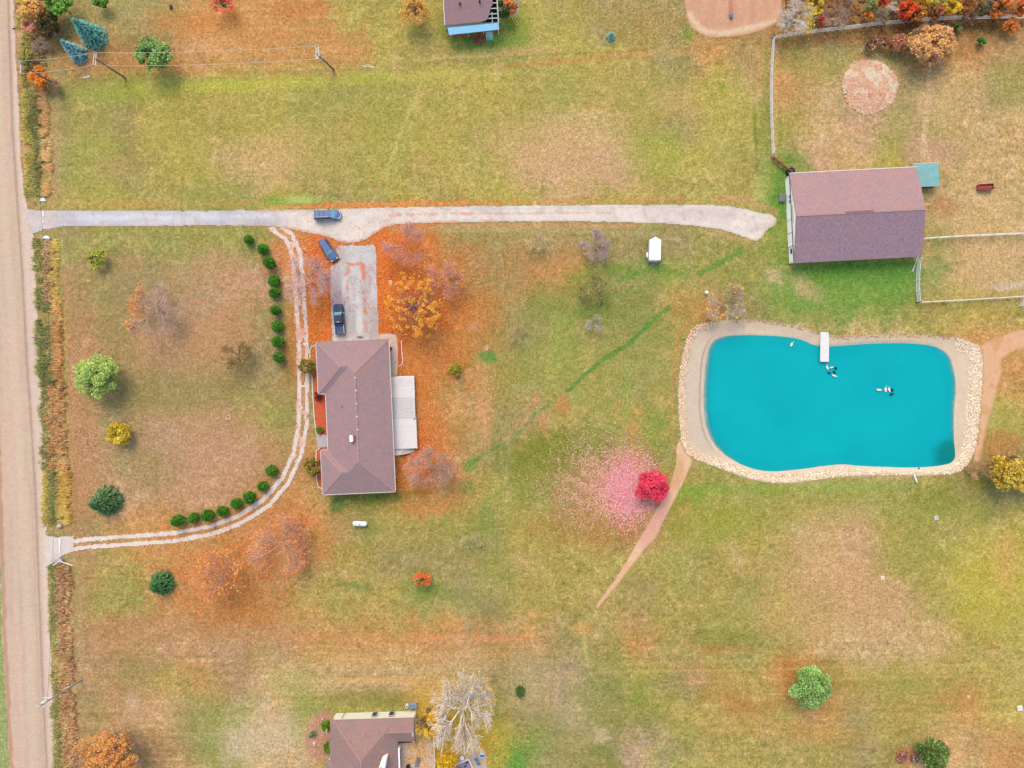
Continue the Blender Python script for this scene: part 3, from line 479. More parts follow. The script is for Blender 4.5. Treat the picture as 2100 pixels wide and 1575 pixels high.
# water: milky turquoise, thin at the shore
m, t, p = new_mat('pond_water'); p.inputs['Roughness'].default_value = .16; p.inputs['Specular IOR Level'].default_value = .15
a = t.nodes.new('ShaderNodeAttribute'); a.attribute_name = 'Col'; n = t.nodes.new('ShaderNodeTexNoise'); n.inputs['Scale'].default_value = 1.2
b = t.nodes.new('ShaderNodeBump'); b.inputs['Strength'].default_value = .04; g = t.nodes.new('ShaderNodeNewGeometry'); t.links.new(g.outputs['Position'], n.inputs[0])
t.links.new(n.outputs[0], b.inputs['Height']); t.links.new(b.outputs[0], p.inputs['Normal'])
p.inputs['Base Color'].default_value = (*C(0, 172, 188, 1.0), 1)
sx = t.nodes.new('ShaderNodeSeparateColor'); t.links.new(a.outputs[0], sx.inputs[0]); _mu = t.nodes.new('ShaderNodeMath'); _mu.operation = 'MULTIPLY'; _mu.inputs[1].default_value = 1.25; t.links.new(sx.outputs[0], _mu.inputs[0]); t.links.new(_mu.outputs[0], p.inputs['Alpha'])
_n2 = t.nodes.new('ShaderNodeTexNoise'); _n2.inputs['Scale'].default_value = .09; _n2.inputs['Detail'].default_value = 4; t.links.new(g.outputs['Position'], _n2.inputs[0])
_rp = t.nodes.new('ShaderNodeValToRGB'); _rp.color_ramp.elements[0].position = .3; _rp.color_ramp.elements[1].position = .7; _rp.color_ramp.elements[0].color = (*C(0, 168, 182, 1.0), 1); _rp.color_ramp.elements[1].color = (*C(4, 178, 188, 1.0), 1); t.links.new(_n2.outputs[0], _rp.inputs[0])
_mx = t.nodes.new('ShaderNodeMix'); _mx.data_type = 'RGBA'; _mx.inputs[7].default_value = (*C(0, 124, 118, .9), 1); t.links.new(sx.outputs[1], _mx.inputs[0]); t.links.new(_rp.outputs[0], _mx.inputs[6]); t.links.new(_mx.outputs[2], p.inputs['Base Color'])
wd = 9 + 13 * (1 - sst(1450, 1530, X)) + 8 * sst(1900, 1950, X) * (1 - sst(880, 930, Y)); al = (1 - sst(-wd + 4, 6, sdP + 3.0 * N3 + 3.0 * N4)) * .95 + .05 * sst(-14, -34, sdP)
wc = np.stack([al * .8, ell(1946, 934, 26, 32, 25, .5, .4) * .75, al * 0], -1) * K
water = idx_sheet('pond_water', sdP < 10, 0, wc, m, Zs=Z * 0 + WATER_Z); 
a_ = water.data.color_attributes['Col']

# ------------------------------------------------------------------ vegetation
def quads(Pc, Uv, Vv, cols):
    """one leaf-sized face per row: centre, two half axes"""
    n = len(Pc); V = np.stack([Pc - Uv - Vv, Pc + Uv - Vv, Pc + Uv + Vv, Pc - Uv + Vv], 1).reshape(-1, 3)
    return V, np.arange(4 * n).reshape(-1, 4), np.repeat(cols, 4, 0)
def rot_axes(rng, n, size, up=.5, aspect=.7):
    d = rng.normal(size=(n, 3)); d[:, 2] = np.abs(d[:, 2]) + up; d /= np.linalg.norm(d, axis=1)[:, None]
    a = np.cross(d, rng.normal(size=(n, 3))); a /= np.linalg.norm(a, axis=1)[:, None]; b = np.cross(d, a)
    s = size * (.6 + .8 * rng.rand(n, 1)); return a * s * .5, b * s * .5 * aspect
def pick(rng, n, pal, k=1.0, jit=.12, w=None):
    c = np.array([C(*p, k) for p in pal]); i = rng.choice(len(pal), n, p=w); return np.clip(c[i] * (1 + jit * rng.normal(size=(n, 1))), .005, .8)
def segs(A, B, ra, rb, cols, n=3):
    """many tapered sticks, n-sided"""
    A = np.asarray(A, float); B = np.asarray(B, float); m = len(A); d = B - A; d /= np.linalg.norm(d, axis=1)[:, None] + 1e-9
    ref = np.where(np.abs(d[:, 2:3]) > .9, [[1, 0, 0]], [[0, 0, 1]]); u = np.cross(d, ref); u /= np.linalg.norm(u, axis=1)[:, None]; v = np.cross(d, u)
    ang = np.arange(n) * 2 * np.pi / n; ring = u[:, None] * np.cos(ang)[None, :, None] + v[:, None] * np.sin(ang)[None, :, None]
    ra = np.broadcast_to(ra, (m,)); rb = np.broadcast_to(rb, (m,))
    V = np.concatenate([A[:, None] + ring * ra[:, None, None], B[:, None] + ring * rb[:, None, None]], 1).reshape(-1, 3)
    base = np.arange(m)[:, None, None] * 2 * n; j = np.arange(n); f = np.stack([j, (j + 1) % n, n + (j + 1) % n, n + j], 1)
    return V, (base + f[None]).reshape(-1, 4), np.repeat(cols, 2 * n, 0)
def joinm(*parts):
    V = []; F = []; Cc = []; n = 0
    for v, f, c in parts: V.append(v); F.append(f + n); Cc.append(c); n += len(v)
    return np.concatenate(V), np.concatenate(F), np.concatenate(Cc)
def branches(rng, h, r, z0, n0, levels, spread=.8, fan=6, w0=.16, lift=.5, zmax=None):
    """branching skeleton inside a crown of radius r, height h; returns a list of (A, B, ra, rb) by level"""
    out = []; A = np.tile([0, 0, z0], (n0, 1)) + np.stack([0 * np.arange(n0), 0 * np.arange(n0), rng.rand(n0) * (h - z0) * .35], 1)
    az = np.arange(n0) * 2.4 + rng.rand(n0); el = .25 + .75 * rng.rand(n0) * lift * 2
    D = np.stack([np.cos(az) * np.cos(el), np.sin(az) * np.cos(el), np.sin(el)], 1); L = r * .72; w = w0
    for lv in range(levels):
        Ls = L * (.7 + .5 * rng.rand(len(A), 1)); mid = A + D * Ls * .5; bend = rng.normal(size=A.shape) * .12 * Ls; B = A + D * Ls + bend
        B[:, 2] = np.clip(B[:, 2], z0 * .6, h)
        rr = np.hypot(B[:, 0], B[:, 1]); k = np.minimum(1, r * (1.02 - .25 * np.clip((B[:, 2] / h - .55) / .45, 0, 1)) / (rr + 1e-6)); B[:, :2] *= k[:, None]
        out += [(A, mid + bend * .8, w, w * .8), (mid + bend * .8, B, w * .8, w * .55)]
        if lv == levels - 1: break
        t = .25 + .75 * rng.rand(len(A), fan, 1); St = A[:, None] + (B - A)[:, None] * t
        nd = D[:, None] + rng.normal(size=(len(A), fan, 3)) * spread; nd[..., 2] = nd[..., 2] * .6 + .12; outw = St[..., :2] / (np.linalg.norm(St[..., :2], axis=-1, keepdims=True) + 1e-6)
        nd[..., :2] += outw * .5; nd /= np.linalg.norm(nd, axis=-1, keepdims=True)
        A = St.reshape(-1, 3); D = nd.reshape(-1, 3); L *= .62; w *= .5
    return out
def trunk_of(root, h, w, col, rng, name='trunk', lean=(0, 0)):
    mb = MB(); pts = []; x = y = 0
    for i in range(6): pts.append((x, y, h * i / 5)); x += rng.normal() * w * .4 + lean[0] * h / 5; y += rng.normal() * w * .4 + lean[1] * h / 5
    mb.tube(pts, [w * (1.35 if i == 0 else 1 - .12 * i) for i in range(6)], 7, C(*col)); return mb.build(name, BARK, root, cols=True, smooth=True)
def base_at(px, py, h, frac=.6):
    b = P(px, py, h * frac); return Vector((b.x, b.y, 0))
def tree_bare(name, px, py, rpx, h, label, group=None, col=((176, 152, 160), (150, 128, 134), (190, 170, 170)), seed=0, dens=1.0, leaves=None, nl=0, w0=.11, cat='tree', tw=.018, oval=(1, 1), lean=(0, 0), leafsize=.28, side=None, kk=1.8):
    rng = np.random.RandomState(seed + int(px) * 3 + int(py)); r = rpx / S * (H - .6 * h) / H; b = base_at(px, py, h)
    root = empty(name, b, 0, label, cat, group); z0 = max(.4, h * .16)
    dens = dens * (.72 if group and 'lawns' in group else 1); fan = 7; lv = 4; n0 = max(5, int(8 * dens))
    bs = branches(rng, h, r, z0, n0, lv, fan=fan, w0=w0 * h / 9); parts = []
    for i, (A, B, ra, rb) in enumerate(bs):
        lim = tw if i >= 4 else .035
        c = pick(rng, len(A), col, kk * (1.0 if i > 3 else .85), .1)
        A = A * [oval[0], oval[1], 1]; B = B * [oval[0], oval[1], 1]
        A = A + np.outer(A[:, 2], [*lean, 0]); B = B + np.outer(B[:, 2], [*lean, 0])
        if dens != 1 and i >= 4:
            k = rng.rand(len(A)) < dens; A, B, c = A[k], B[k], c[k]
        parts.append(segs(A, B, max(ra, lim), max(rb, lim * .6), c))
        last = B
    trunk_of(root, z0 + h * .3, w0 * h / 11, col[1], rng)
    np_mesh('crown', *joinm(*parts)[:2], BARK, root, cols=joinm(*parts)[2])
    if leaves:
        if side is not None: last = last[(last @ np.array([*side, 0])) > r * .42]
        if len(last) > 3:
            i = rng.randint(0, len(last), nl); Pc = last[i] + rng.normal(size=(nl, 3)) * .22; a, bb = rot_axes(rng, nl, leafsize)
            V, F, c = quads(Pc, a, bb, pick(rng, nl, leaves, 1.5)); np_mesh('leaves', V, F, LEAF, root, cols=c)
    return root
def tree_leafy(name, px, py, rpx, h, label, pal, group=None, n=4200, leaf=.32, seed=0, clumps=26, cs=.30, low=.15, bark=(120, 100, 84), oval=(1, 1), k=1.8, twigs=0, cat='tree', frac=.6, up=1.3, w=None, lean=(0, 0), crownname='crown', open_=0.0, tr=.13):
    rng = np.random.RandomState(seed + int(px) * 5 + int(py) * 3); r = rpx / S * (H - frac * h) / H; b = base_at(px, py, h, frac)
    root = empty(name, b, 0, label, cat, group); trunk_of(root, h * .7, tr * h / 7, bark, rng, lean=lean)
    d = rng.normal(size=(clumps, 3)); d[:, 2] = np.abs(d[:, 2]) * 1.1 - .35; d /= np.linalg.norm(d, axis=1)[:, None]
    rad = (.35 + .52 * rng.rand(clumps, 1) ** .6); cc = d * rad * [r * oval[0], r * oval[1], h * (1 - low) * .5] + [0, 0, h * (low + (1 - low) * .5)]
    cr = r * cs * (.65 + .7 * rng.rand(clumps)); cc[:, 2] = np.minimum(cc[:, 2], h - cr * .6)
    i = rng.randint(0, clumps, n); dd = rng.normal(size=(n, 3)); dd /= np.linalg.norm(dd, axis=1)[:, None]
    Pc = cc[i] + dd * (cr[i] * (.62 + .45 * rng.rand(n)))[:, None] * [1, 1, .8]; Pc[:, 2] = np.maximum(Pc[:, 2], .15)
    Pc += np.outer(Pc[:, 2], [*lean, 0])
    if open_: kp = vn(Pc[:, 0] * 10, Pc[:, 1] * 10, 7, 3) > open_; Pc = Pc[kp]; i = i[kp]
    cj = 1 + .16 * rng.normal(size=(clumps, 1)); a, bb = rot_axes(rng, len(Pc), leaf, up)
    V, F, c = quads(Pc, a, bb, np.clip(pick(rng, len(Pc), pal, k, w=w) * cj[i], .004, .8)); parts = [(V, F, c)]
    np_mesh(crownname, V, F, LEAF, root, cols=c)
    A = np.tile([0, 0, h * .25], (clumps, 1)) + np.outer(rng.rand(clumps) * h * .35, [lean[0], lean[1], 1])
    mid = (A + cc) / 2 + rng.normal(size=cc.shape) * .1 * r; cb = pick(rng, clumps, [bark], 1)
    V, F, c = joinm(segs(A, mid, .08 * h / 7, .06 * h / 7, cb), segs(mid, cc, .06 * h / 7, .03, cb)); np_mesh('limbs', V, F, BARK, root, cols=c)
    if twigs:
        bs = branches(rng, h, r * .98, h * .2, 6, 4, w0=.1); ps = [segs(A, B, max(x, .02), max(y, .012), pick(rng, len(A), [bark, (150, 132, 122)], 1.1)) for A, B, x, y in bs]
        V, F, c = joinm(*ps); np_mesh('twigs', V, F, BARK, root, cols=c)
    return root
def conifer_mesh(rng, h, r, pal, layers=15, k=1.5, egg=False, q=9, nb=17, leaf=.3):
    Pc = []; U = []; Vv = []; Cc = []; pc = np.array([C(*p, k) for p in pal])
    for L in range(layers):
        f = L / (layers - 1.0); z = h * (.05 + .93 * f); rr = r * ((1 - f) ** .8 * .97 + .03) if not egg else r * math.sin(math.pi * min(1, .18 + .80 * f)) ** .62 * (1 - .12 * f)
        m = max(5, int(nb * (rr / r) ** .7)); off = rng.rand() * 6.28
        for b in range(m):
            az = off + b * 2 * math.pi / m + rng.normal() * .08; L_ = rr * (.86 + .22 * rng.rand()); tone = 1 + .13 * rng.normal()
            dz = -.28 if not egg else .35
            for s in range(q):
                t = .35 + .65 * (s + .5) / q; d = np.array([math.cos(az), math.sin(az), 0]); pos = d * L_ * t; pos = pos + [0, 0, z + dz * L_ * t * t * .5 + rng.normal() * .05 * h / layers]
                side = np.array([-math.sin(az), math.cos(az), 0]); ww = leaf * (1.1 - .55 * t) * (r / 2.0) ** .3
                pos = pos + side * rng.normal() * ww * .6
                ax = d + np.array([0, 0, dz * .6]) + rng.normal(size=3) * .3; sd = side + rng.normal(size=3) * .35
                Pc.append(pos); U.append(ax * leaf * .55); Vv.append(sd * leaf * .30)
                Cc.append(pc[min(len(pc) - 1, int(len(pc) * (t * .7 + .3 * rng.rand())))] * tone)
    return quads(np.array(Pc), np.array(U), np.array(Vv), np.clip(np.array(Cc), .004, .8))
def tree_conifer(name, px, py, rpx, h, label, pal, group=None, seed=0, cat='tree', **kw):
    """px, py: the foot of the tree"""
    rng = np.random.RandomState(seed + int(px)); b = P(px, py); root = empty(name, b, rng.rand() * 6, label, cat, group)
    V, F, c = conifer_mesh(rng, h, rpx / S, pal, **kw); trunk_of(root, h * .9, .05 * h / 3 + .03, (110, 86, 70), rng)
    np_mesh('crown', V, F, LEAF, root, cols=c); return root

GREY = ((178, 162, 158), (150, 136, 132), (198, 184, 178)); MAUVE = ((182, 150, 152), (158, 128, 132), (196, 168, 166)); PALE = ((206, 194, 186), (182, 168, 162), (226, 216, 208))
RUSTY = ((196, 146, 120), (170, 124, 104), (206, 164, 140))
# spruces and other evergreens
tree_conifer('blue_spruce', 197, 79, 27, 7.3, 'large teal blue spruce, taller of the two beside the utility poles', [(36, 82, 84), (70, 136, 130), (124, 180, 172)], 'blue spruces', layers=20, nb=20, k=1.75)
tree_conifer('blue_spruce', 164, 113, 19, 5.6, 'smaller blue spruce with silvery tip standing under the power lines', [(50, 92, 108), (90, 146, 164), (148, 192, 200)], 'blue spruces', layers=17, nb=16, k=1.75)
tree_conifer('blue_spruce', 1252, 77, 11, 1.7, 'tiny young blue spruce alone on the lawn below the riding arena', [(70, 110, 112), (110, 158, 152), (150, 186, 176)], 'blue spruces', layers=9, nb=12, q=6, k=1.6, leaf=.22)
tree_conifer('pine_tree', 225, 1025, 33, 6.0, 'dark green pine with pointed tip on the front lawn near the lower gate', [(44, 76, 42), (70, 106, 66), (104, 138, 92)], 'dark evergreens', layers=15, nb=18, k=1.55, leaf=.42)
tree_conifer('pine_tree', 336, 1194, 28, 4.4, 'round dark green pine south of the curving two-rut track', [(28, 68, 44), (50, 98, 62), (94, 138, 86)], 'dark evergreens', layers=13, nb=17, k=1.55, leaf=.38)
tree_conifer('young_conifer', 1067, 1416, 12, 2.6, 'small dark green conifer with a magenta tip on the open south lawn', [(40, 76, 36), (64, 102, 50), (90, 118, 66)], layers=9, nb=12, q=6, k=1.5, leaf=.24)
# arborvitaes: three crowns shared by every one of them
ARB = []
for i in range(3):
    rng = np.random.RandomState(50 + i); V, F, c = conifer_mesh(rng, 2.7, 1.12, [(20, 58, 12), (38, 96, 20), (92, 146, 48)], layers=13, k=1.5, egg=True, q=7, nb=18, leaf=.26)
    ARB.append((V, F, c))
ARBM = []
east = [(514, 494, 'at the end nearest the gravel driveway'), (544, 514, 'second from the gravel driveway'), (558, 542, 'third from the gravel driveway'), (566, 577, 'touching its lower neighbour, beside the bare tree by the track'), (568, 602, 'just below the touching one, tangled in bare branches'),
        (570, 638, 'below the tangled pair, level with the pickup truck'), (573, 671, 'with a greyish bare patch in its crown'), (575, 702, 'next to last before the row stops by the house'), (577, 734, 'last of the row, level with the front of the house')]
south = [(561, 964, 'highest of the curved row, nearest the house'), (543, 995, 'second of the curved row from the house'), (517, 1018, 'third of the curved row from the house'), (490, 1031, 'fourth of the curved row from the house'), (462, 1046, 'fourth of the curved row from its road end'), (433, 1054, 'third of the curved row from its road end'), (402, 1060, 'second of the curved row from its road end'), (372, 1065, 'largest, ending the curved row towards the road')]
for k, (x, y, d) in enumerate(east + south):
    g = 'arborvitaes along the east edge of the front lawn' if k < 9 else 'arborvitaes along the curve of the track'
    sc = 1.0 + .06 * ((k * 7) % 5 - 2) / 2 if k != 16 else 1.15
    root = empty('arborvitae', P(x, y), k * 1.3, 'clipped green arborvitae, ' + d, 'shrub', g); root.scale = (sc * (1.0 + .11 * ((k * 5) % 4 - 1.5) / 1.5), sc * (.98 + .09 * ((k * 3) % 5 - 2) / 2), sc * (.9 + .14 * (k % 3)))
    if k < 3:
        V, F, c = ARB[k]; cr = np_mesh('crown', V, F, LEAF, root, cols=c); tr = trunk_of(root, 2.0, .06, (110, 86, 70), np.random.RandomState(k)); ARBM.append((cr, tr))
    else:
        for src in ARBM[k % 3]: o = src.copy(); COL.objects.link(o); o.parent = root
# broadleaf trees and shrubs
GR = [(84, 126, 48), (112, 152, 62), (142, 176, 84)]
tree_leafy('leafy_tree', 316, 114, 35, 6.5, 'loose green tree beneath the power lines in the rust coloured north lawn', [(100, 136, 74), (128, 162, 92), (156, 188, 118)], n=6400, leaf=.26, open_=.36, clumps=44, cs=.26)
tree_leafy('leafy_tree', 122, 8, 26, 5.5, 'bright green tree cut off by the top edge near the road', GR, n=3600, open_=.2)
tree_leafy('leafy_tree', 206, 3, 13, 3.2, 'small green tree at the top edge above the large blue spruce', GR, n=1500)
tree_leafy('leafy_tree', 197, 772, 45, 7.5, 'large light green lobed tree on the west side of the front lawn', [(144, 170, 88), (176, 192, 106), (196, 208, 126), (124, 162, 104)], n=13000, leaf=.22, clumps=46, cs=.25, open_=.12)
tree_leafy('leafy_tree', 1662, 1409, 42, 6.5, 'bright green round tree alone in the southeast field', [(112, 152, 84), (140, 176, 102), (166, 198, 124)], n=12000, leaf=.22, clumps=46, cs=.25, open_=.1)
tree_leafy('yellow_green_shrub', 199, 530, 19, 3.0, 'sparse yellow-green shrub near the upper corner of the front lawn', [(150, 160, 60), (188, 192, 80), (120, 134, 50)], n=1500, cat='shrub', open_=.3, leaf=.24)
tree_leafy('golden_shrub', 245, 892, 25, 3.4, 'golden yellow rounded shrub on the front lawn below the large green tree', [(190, 160, 40), (214, 184, 58), (164, 140, 40), (226, 200, 90)], n=3200, cat='shrub', leaf=.25)
tree_leafy('yellow_green_shrub', 933, 755, 14, 2.0, 'small yellow-green shrub on the lawn east of the house', [(150, 140, 46), (176, 162, 60), (128, 120, 50)], n=1100, cat='shrub', leaf=.22)
tree_leafy('red_maple', 1337, 998, 35, 4.6, 'brilliant crimson maple beside the dirt path by the pond', [(230, 50, 90), (242, 80, 112), (210, 34, 72), (250, 120, 142)], n=9500, leaf=.2, clumps=60, cs=.24, low=.1, k=1.9, open_=.16, bark=(120, 60, 60))
tree_leafy('small_orange_tree', 865, 1187, 18, 3.2, 'little orange tree on the lawn south of the propane tank', [(214, 122, 62), (232, 146, 84), (190, 104, 56)], n=2000, leaf=.18, open_=.35, clumps=26)
tree_leafy('small_red_tree', 456, 8, 22, 4.5, 'small red tree at the top edge of the north lawn', [(200, 84, 76), (196, 110, 94), (214, 124, 100)], n=1500, leaf=.2, open_=.45, clumps=26, twigs=0)
tree_leafy('tan_orange_tree', 850, 22, 30, 5.5, 'thin tan and orange tree west of the brown-roofed house', [(206, 154, 84), (214, 168, 104), (186, 130, 70), (222, 182, 92)], n=3600, leaf=.2, open_=.42, clumps=40, twigs=0, bark=(196, 156, 120))
tree_leafy('golden_tree', 846, 628, 66, 7.0, 'large golden yellow tree with gaps, between the parking pad and the east lawn', [(244, 176, 60), (250, 192, 84), (238, 158, 66), (226, 130, 66)], n=7500, leaf=.21, open_=.56, clumps=90, cs=.24, twigs=0, bark=(216, 160, 140), oval=(.95, 1.16), k=1.8, low=.3, tr=.2)
tree_leafy('olive_shrub', 629, 752, 18, 3.2, 'olive brown feathery shrub against the northwest corner of the house', [(132, 118, 48), (160, 140, 62), (104, 98, 40)], n=1500, cat='shrub', leaf=.24, open_=.25)
tree_leafy('olive_shrub', 643, 955, 19, 3.2, 'olive gold shrub against the southwest wing of the house', [(142, 124, 52), (172, 146, 66), (112, 102, 44)], n=1600, cat='shrub', leaf=.24, open_=.25)
tree_leafy('round_bush', 655, 882, 7.5, 1.2, 'small round green bush in the orange front bed', [(90, 124, 40), (118, 146, 58)], n=700, cat='shrub', leaf=.14, clumps=20, low=.05, cs=.34)
tree_leafy('dark_red_bush', 652, 812, 9, 1.2, 'small dark red bush at the upper end of the orange front bed', [(120, 50, 50), (146, 66, 60), (96, 40, 44)], n=600, cat='shrub', leaf=.16, clumps=14, low=.05)
tree_leafy('round_bush', 669, 1489, 11, 1.6, 'upper of two clipped green balls in the bark bed of the south house', [(84, 130, 24), (112, 158, 36), (66, 106, 20)], 'clipped balls in the bark bed', n=1500, cat='shrub', leaf=.16, clumps=26, low=.02, cs=.34)
tree_leafy('round_bush', 672, 1533, 11, 1.6, 'lower of two clipped green balls in the bark bed of the south house', [(84, 130, 24), (112, 158, 36), (66, 106, 20)], 'clipped balls in the bark bed', n=1500, cat='shrub', leaf=.16, clumps=26, low=.02, cs=.34, seed=4)
tree_leafy('low_shrub', 641, 1507, 7, .8, 'low blue-green shrub on the west rim of the bark bed', [(84, 112, 82), (110, 136, 104)], n=450, cat='shrub', leaf=.16, clumps=12)
tree_leafy('leafy_tree', 1911, 1548, 33, 5, 'dark green ragged tree beside the flower bed at the south edge', [(74, 108, 52), (104, 136, 70), (138, 160, 92), (150, 96, 62)], n=4800, leaf=.3, w=[.36, .34, .22, .08], open_=.15)
tree_leafy('orange_tree', 222, 1556, 62, 9, 'big orange and gold tree at the lower left edge by the road', [(232, 156, 84), (222, 180, 100), (236, 138, 100), (196, 150, 78)], n=11000, leaf=.2, open_=.45, clumps=60, cs=.27, twigs=1, bark=(176, 130, 104), low=.25)
tree_leafy('yellow_tree', 2068, 968, 36, 7, 'yellow tree leaning over the right edge near the pond corner', [(206, 176, 66), (186, 158, 60), (222, 194, 90), (150, 134, 60)], n=4800, leaf=.3, open_=.2, clumps=26, twigs=1)
tree_leafy('yellow_tree', 2108, 990, 24, 5, 'pale yellow tree mostly cut off by the right edge below the pond corner', [(196, 170, 76), (214, 188, 96)], n=1800, leaf=.3, open_=.2)
tree_bare('bare_tree', 2018, 962, 24, 5, 'low tan leafless tree between the pond corner and the yellow tree', col=((176, 142, 104), (150, 120, 92), (190, 156, 120)), dens=.8)
# leafless trees round the house
grp = 'leafless trees on the lawns'
tree_bare('bare_tree', 630, 576, 55, 9, 'mauve leafless tree spreading over the track west of the parking pad', grp, MAUVE, dens=1.15, oval=(.95, 1.1))
tree_bare('bare_tree', 828, 500, 46, 8, 'mauve leafless tree just below the driveway, north of the golden tree', grp, ((190, 134, 122), (158, 118, 118), (190, 150, 146)), dens=1.0)
tree_bare('bare_tree', 902, 573, 47, 8, 'grey-mauve leafless tree touching the east side of the golden tree', grp, ((192, 142, 126), (164, 124, 120), (196, 160, 150)), dens=1.0, leaves=[(236, 150, 80)], nl=260)
tree_bare('bare_tree', 883, 962, 56, 9, 'grey leafless tree beside the deck stairs, southeast of the house', grp, ((196, 160, 146), (176, 150, 142), (204, 172, 156)), dens=1.1, kk=1.35)
tree_bare('bare_tree', 447, 1178, 60, 9, 'orange-flecked leafless tree in the litter south of the curving track', grp, ((196, 138, 106), (160, 124, 110), (206, 152, 120)), dens=1.0, leaves=[(232, 160, 66), (226, 136, 60), (240, 176, 92)], nl=750)
tree_bare('bare_tree', 570, 1120, 62, 9, 'grey leafless tree with a few orange leaves below the bend of the track', grp, ((190, 142, 124), (154, 124, 122), (200, 158, 140)), dens=1.1, leaves=[(232, 160, 76), (226, 140, 76)], nl=520)
tree_bare('bare_tree', 312, 640, 58, 8, 'wide grey leafless tree with an orange western rim on the front lawn', grp, ((178, 150, 136), (150, 130, 126), (196, 168, 150)), dens=1.1, leaves=[(226, 160, 92), (214, 150, 90)], nl=520, side=(-1, .1), oval=(.9, 1.12))
tree_bare('bare_tree', 485, 730, 32, 5, 'dark olive twiggy tree on the front lawn right of centre', grp, ((132, 112, 84), (96, 84, 66), (150, 130, 96)), dens=.9, leaves=[(176, 152, 70), (150, 130, 66)], nl=420, leafsize=.2)
tree_bare('bare_tree', 1222, 502, 31, 5, 'compact purple-grey leafless tree below the long driveway', grp, ((170, 144, 150), (146, 122, 130), (188, 164, 166)), dens=1.2, w0=.1)
tree_bare('bare_tree', 1490, 622, 43, 6.5, 'grey leafless tree dotted with orange leaves at the top corner of the pond', grp, ((172, 158, 146), (146, 134, 126), (190, 174, 160)), dens=1.15, leaves=[(246, 176, 60), (250, 190, 80)], nl=150, leafsize=.34)
tree_bare('bare_tree', 1219, 664, 19, 4, 'small pale grey leafless tree below the olive one in the middle lawn', grp, GREY, dens=.6, w0=.1)
tree_bare('thin_olive_tree', 1222, 586, 33, 5, 'thin olive tree almost merging with the grass in the middle lawn', None, ((150, 142, 98), (132, 124, 90), (170, 158, 116)), dens=.6, leaves=[(150, 150, 78), (172, 162, 96)], nl=1100, leafsize=.2, w0=.1)
tree_bare('bare_tree', 967, 1112, 24, 4, 'faint pale leafless tree on the lawn southeast of the propane tank', grp, ((176, 164, 122), (160, 148, 112), (190, 178, 140)), dens=.5, w0=.08)
tree_bare('bare_tree', 1060, 682, 22, 3.6, 'faint greyish leafless tree east of the golden tree', grp, ((168, 150, 112), (150, 134, 104), (184, 166, 130)), dens=.35, w0=.08)
tree_bare('bare_tree', 1098, 494, 22, 3.6, 'faint whitish leafless tree west of the compact purple-grey one', grp, ((190, 170, 132), (170, 152, 120), (204, 186, 150)), dens=.4, w0=.08)
tree_bare('bare_tree', 985, 1265, 40, 5, 'very faint grey leafless tree in the lawn north of the tall silvery tree', grp, ((160, 146, 112), (146, 132, 104), (170, 156, 122)), dens=.3, w0=.06)
tree_bare('tall_bare_tree', 944, 1466, 76, 15, 'tall silvery leafless tree behind the south house', None, PALE, dens=1.05, tw=.018, w0=.13, oval=(.88, 1.25), leaves=[(226, 184, 70), (214, 170, 60)], nl=500, kk=1.6)
tree_bare('tall_bare_tree', 1638, 32, 40, 9, 'silvery leafless tree at the west end of the woodland above the white fence', None, PALE, dens=.95, tw=.018, leaves=[(226, 196, 60)], nl=300, side=(1, 0), kk=1.6)
tree_leafy('gold_leafed_tree', 885, 1484, 30, 5, 'low golden tree at the east wall of the south house', [(214, 168, 54), (226, 184, 80), (176, 140, 50)], n=3600, leaf=.26, open_=.25, clumps=24, twigs=1)
tree_leafy('gold_leafed_tree', 915, 1560, 24, 3.5, 'low golden bushy tree at the bottom edge between the deck and the patio', [(222, 182, 40), (206, 166, 40), (176, 146, 46)], n=2600, leaf=.26, open_=.15, clumps=22)
# scrub by the road at the top left
tree_leafy('yellow_tree', 66, 12, 34, 5.5, 'yellow and pink tree at the top left corner beside the road', [(232, 184, 84), (226, 160, 104), (214, 158, 120), (240, 200, 110)], n=2600, leaf=.3, open_=.28, clumps=24, twigs=1, bark=(190, 150, 134))
tree_leafy('dark_bushy_tree', 100, 52, 24, 4.5, 'dark olive and black bushy tree left of the large blue spruce', [(76, 70, 40), (106, 94, 52), (60, 58, 36)], n=2400, leaf=.28, clumps=22, open_=.2, twigs=1, bark=(150, 130, 120))
tree_leafy('pink_shrub', 62, 52, 18, 3.5, 'pinkish shrub between the road and the dark bushy tree', [(222, 168, 120), (214, 150, 132), (196, 140, 122)], n=900, leaf=.28, open_=.25, clumps=14, cat='shrub')
tree_bare('bare_shrub', 82, 92, 18, 3, 'grey leafless shrub left of the smaller blue spruce', col=((166, 144, 132), (146, 126, 118), (180, 158, 146)), cat='shrub', dens=.8)
tree_leafy('orange_shrub', 80, 158, 21, 3.6, 'flame orange shrub in the roadside ditch under the power lines', [(232, 140, 52), (240, 164, 70), (214, 116, 46)], n=1800, leaf=.28, clumps=18, cat='shrub', open_=.15, w=[.5, .3, .2])
tree_bare('bare_shrub', 103, 178, 17, 3, 'brown leafless shrub beside the flame orange one', col=((166, 130, 104), (140, 108, 90), (180, 146, 120)), cat='shrub', dens=.8)
tree_leafy('olive_shrub', 52, 118, 15, 2.4, 'low olive shrub by the road next to the leftmost utility pole', [(150, 148, 74), (176, 160, 84), (112, 120, 66)], n=900, leaf=.26, clumps=14, cat='shrub')
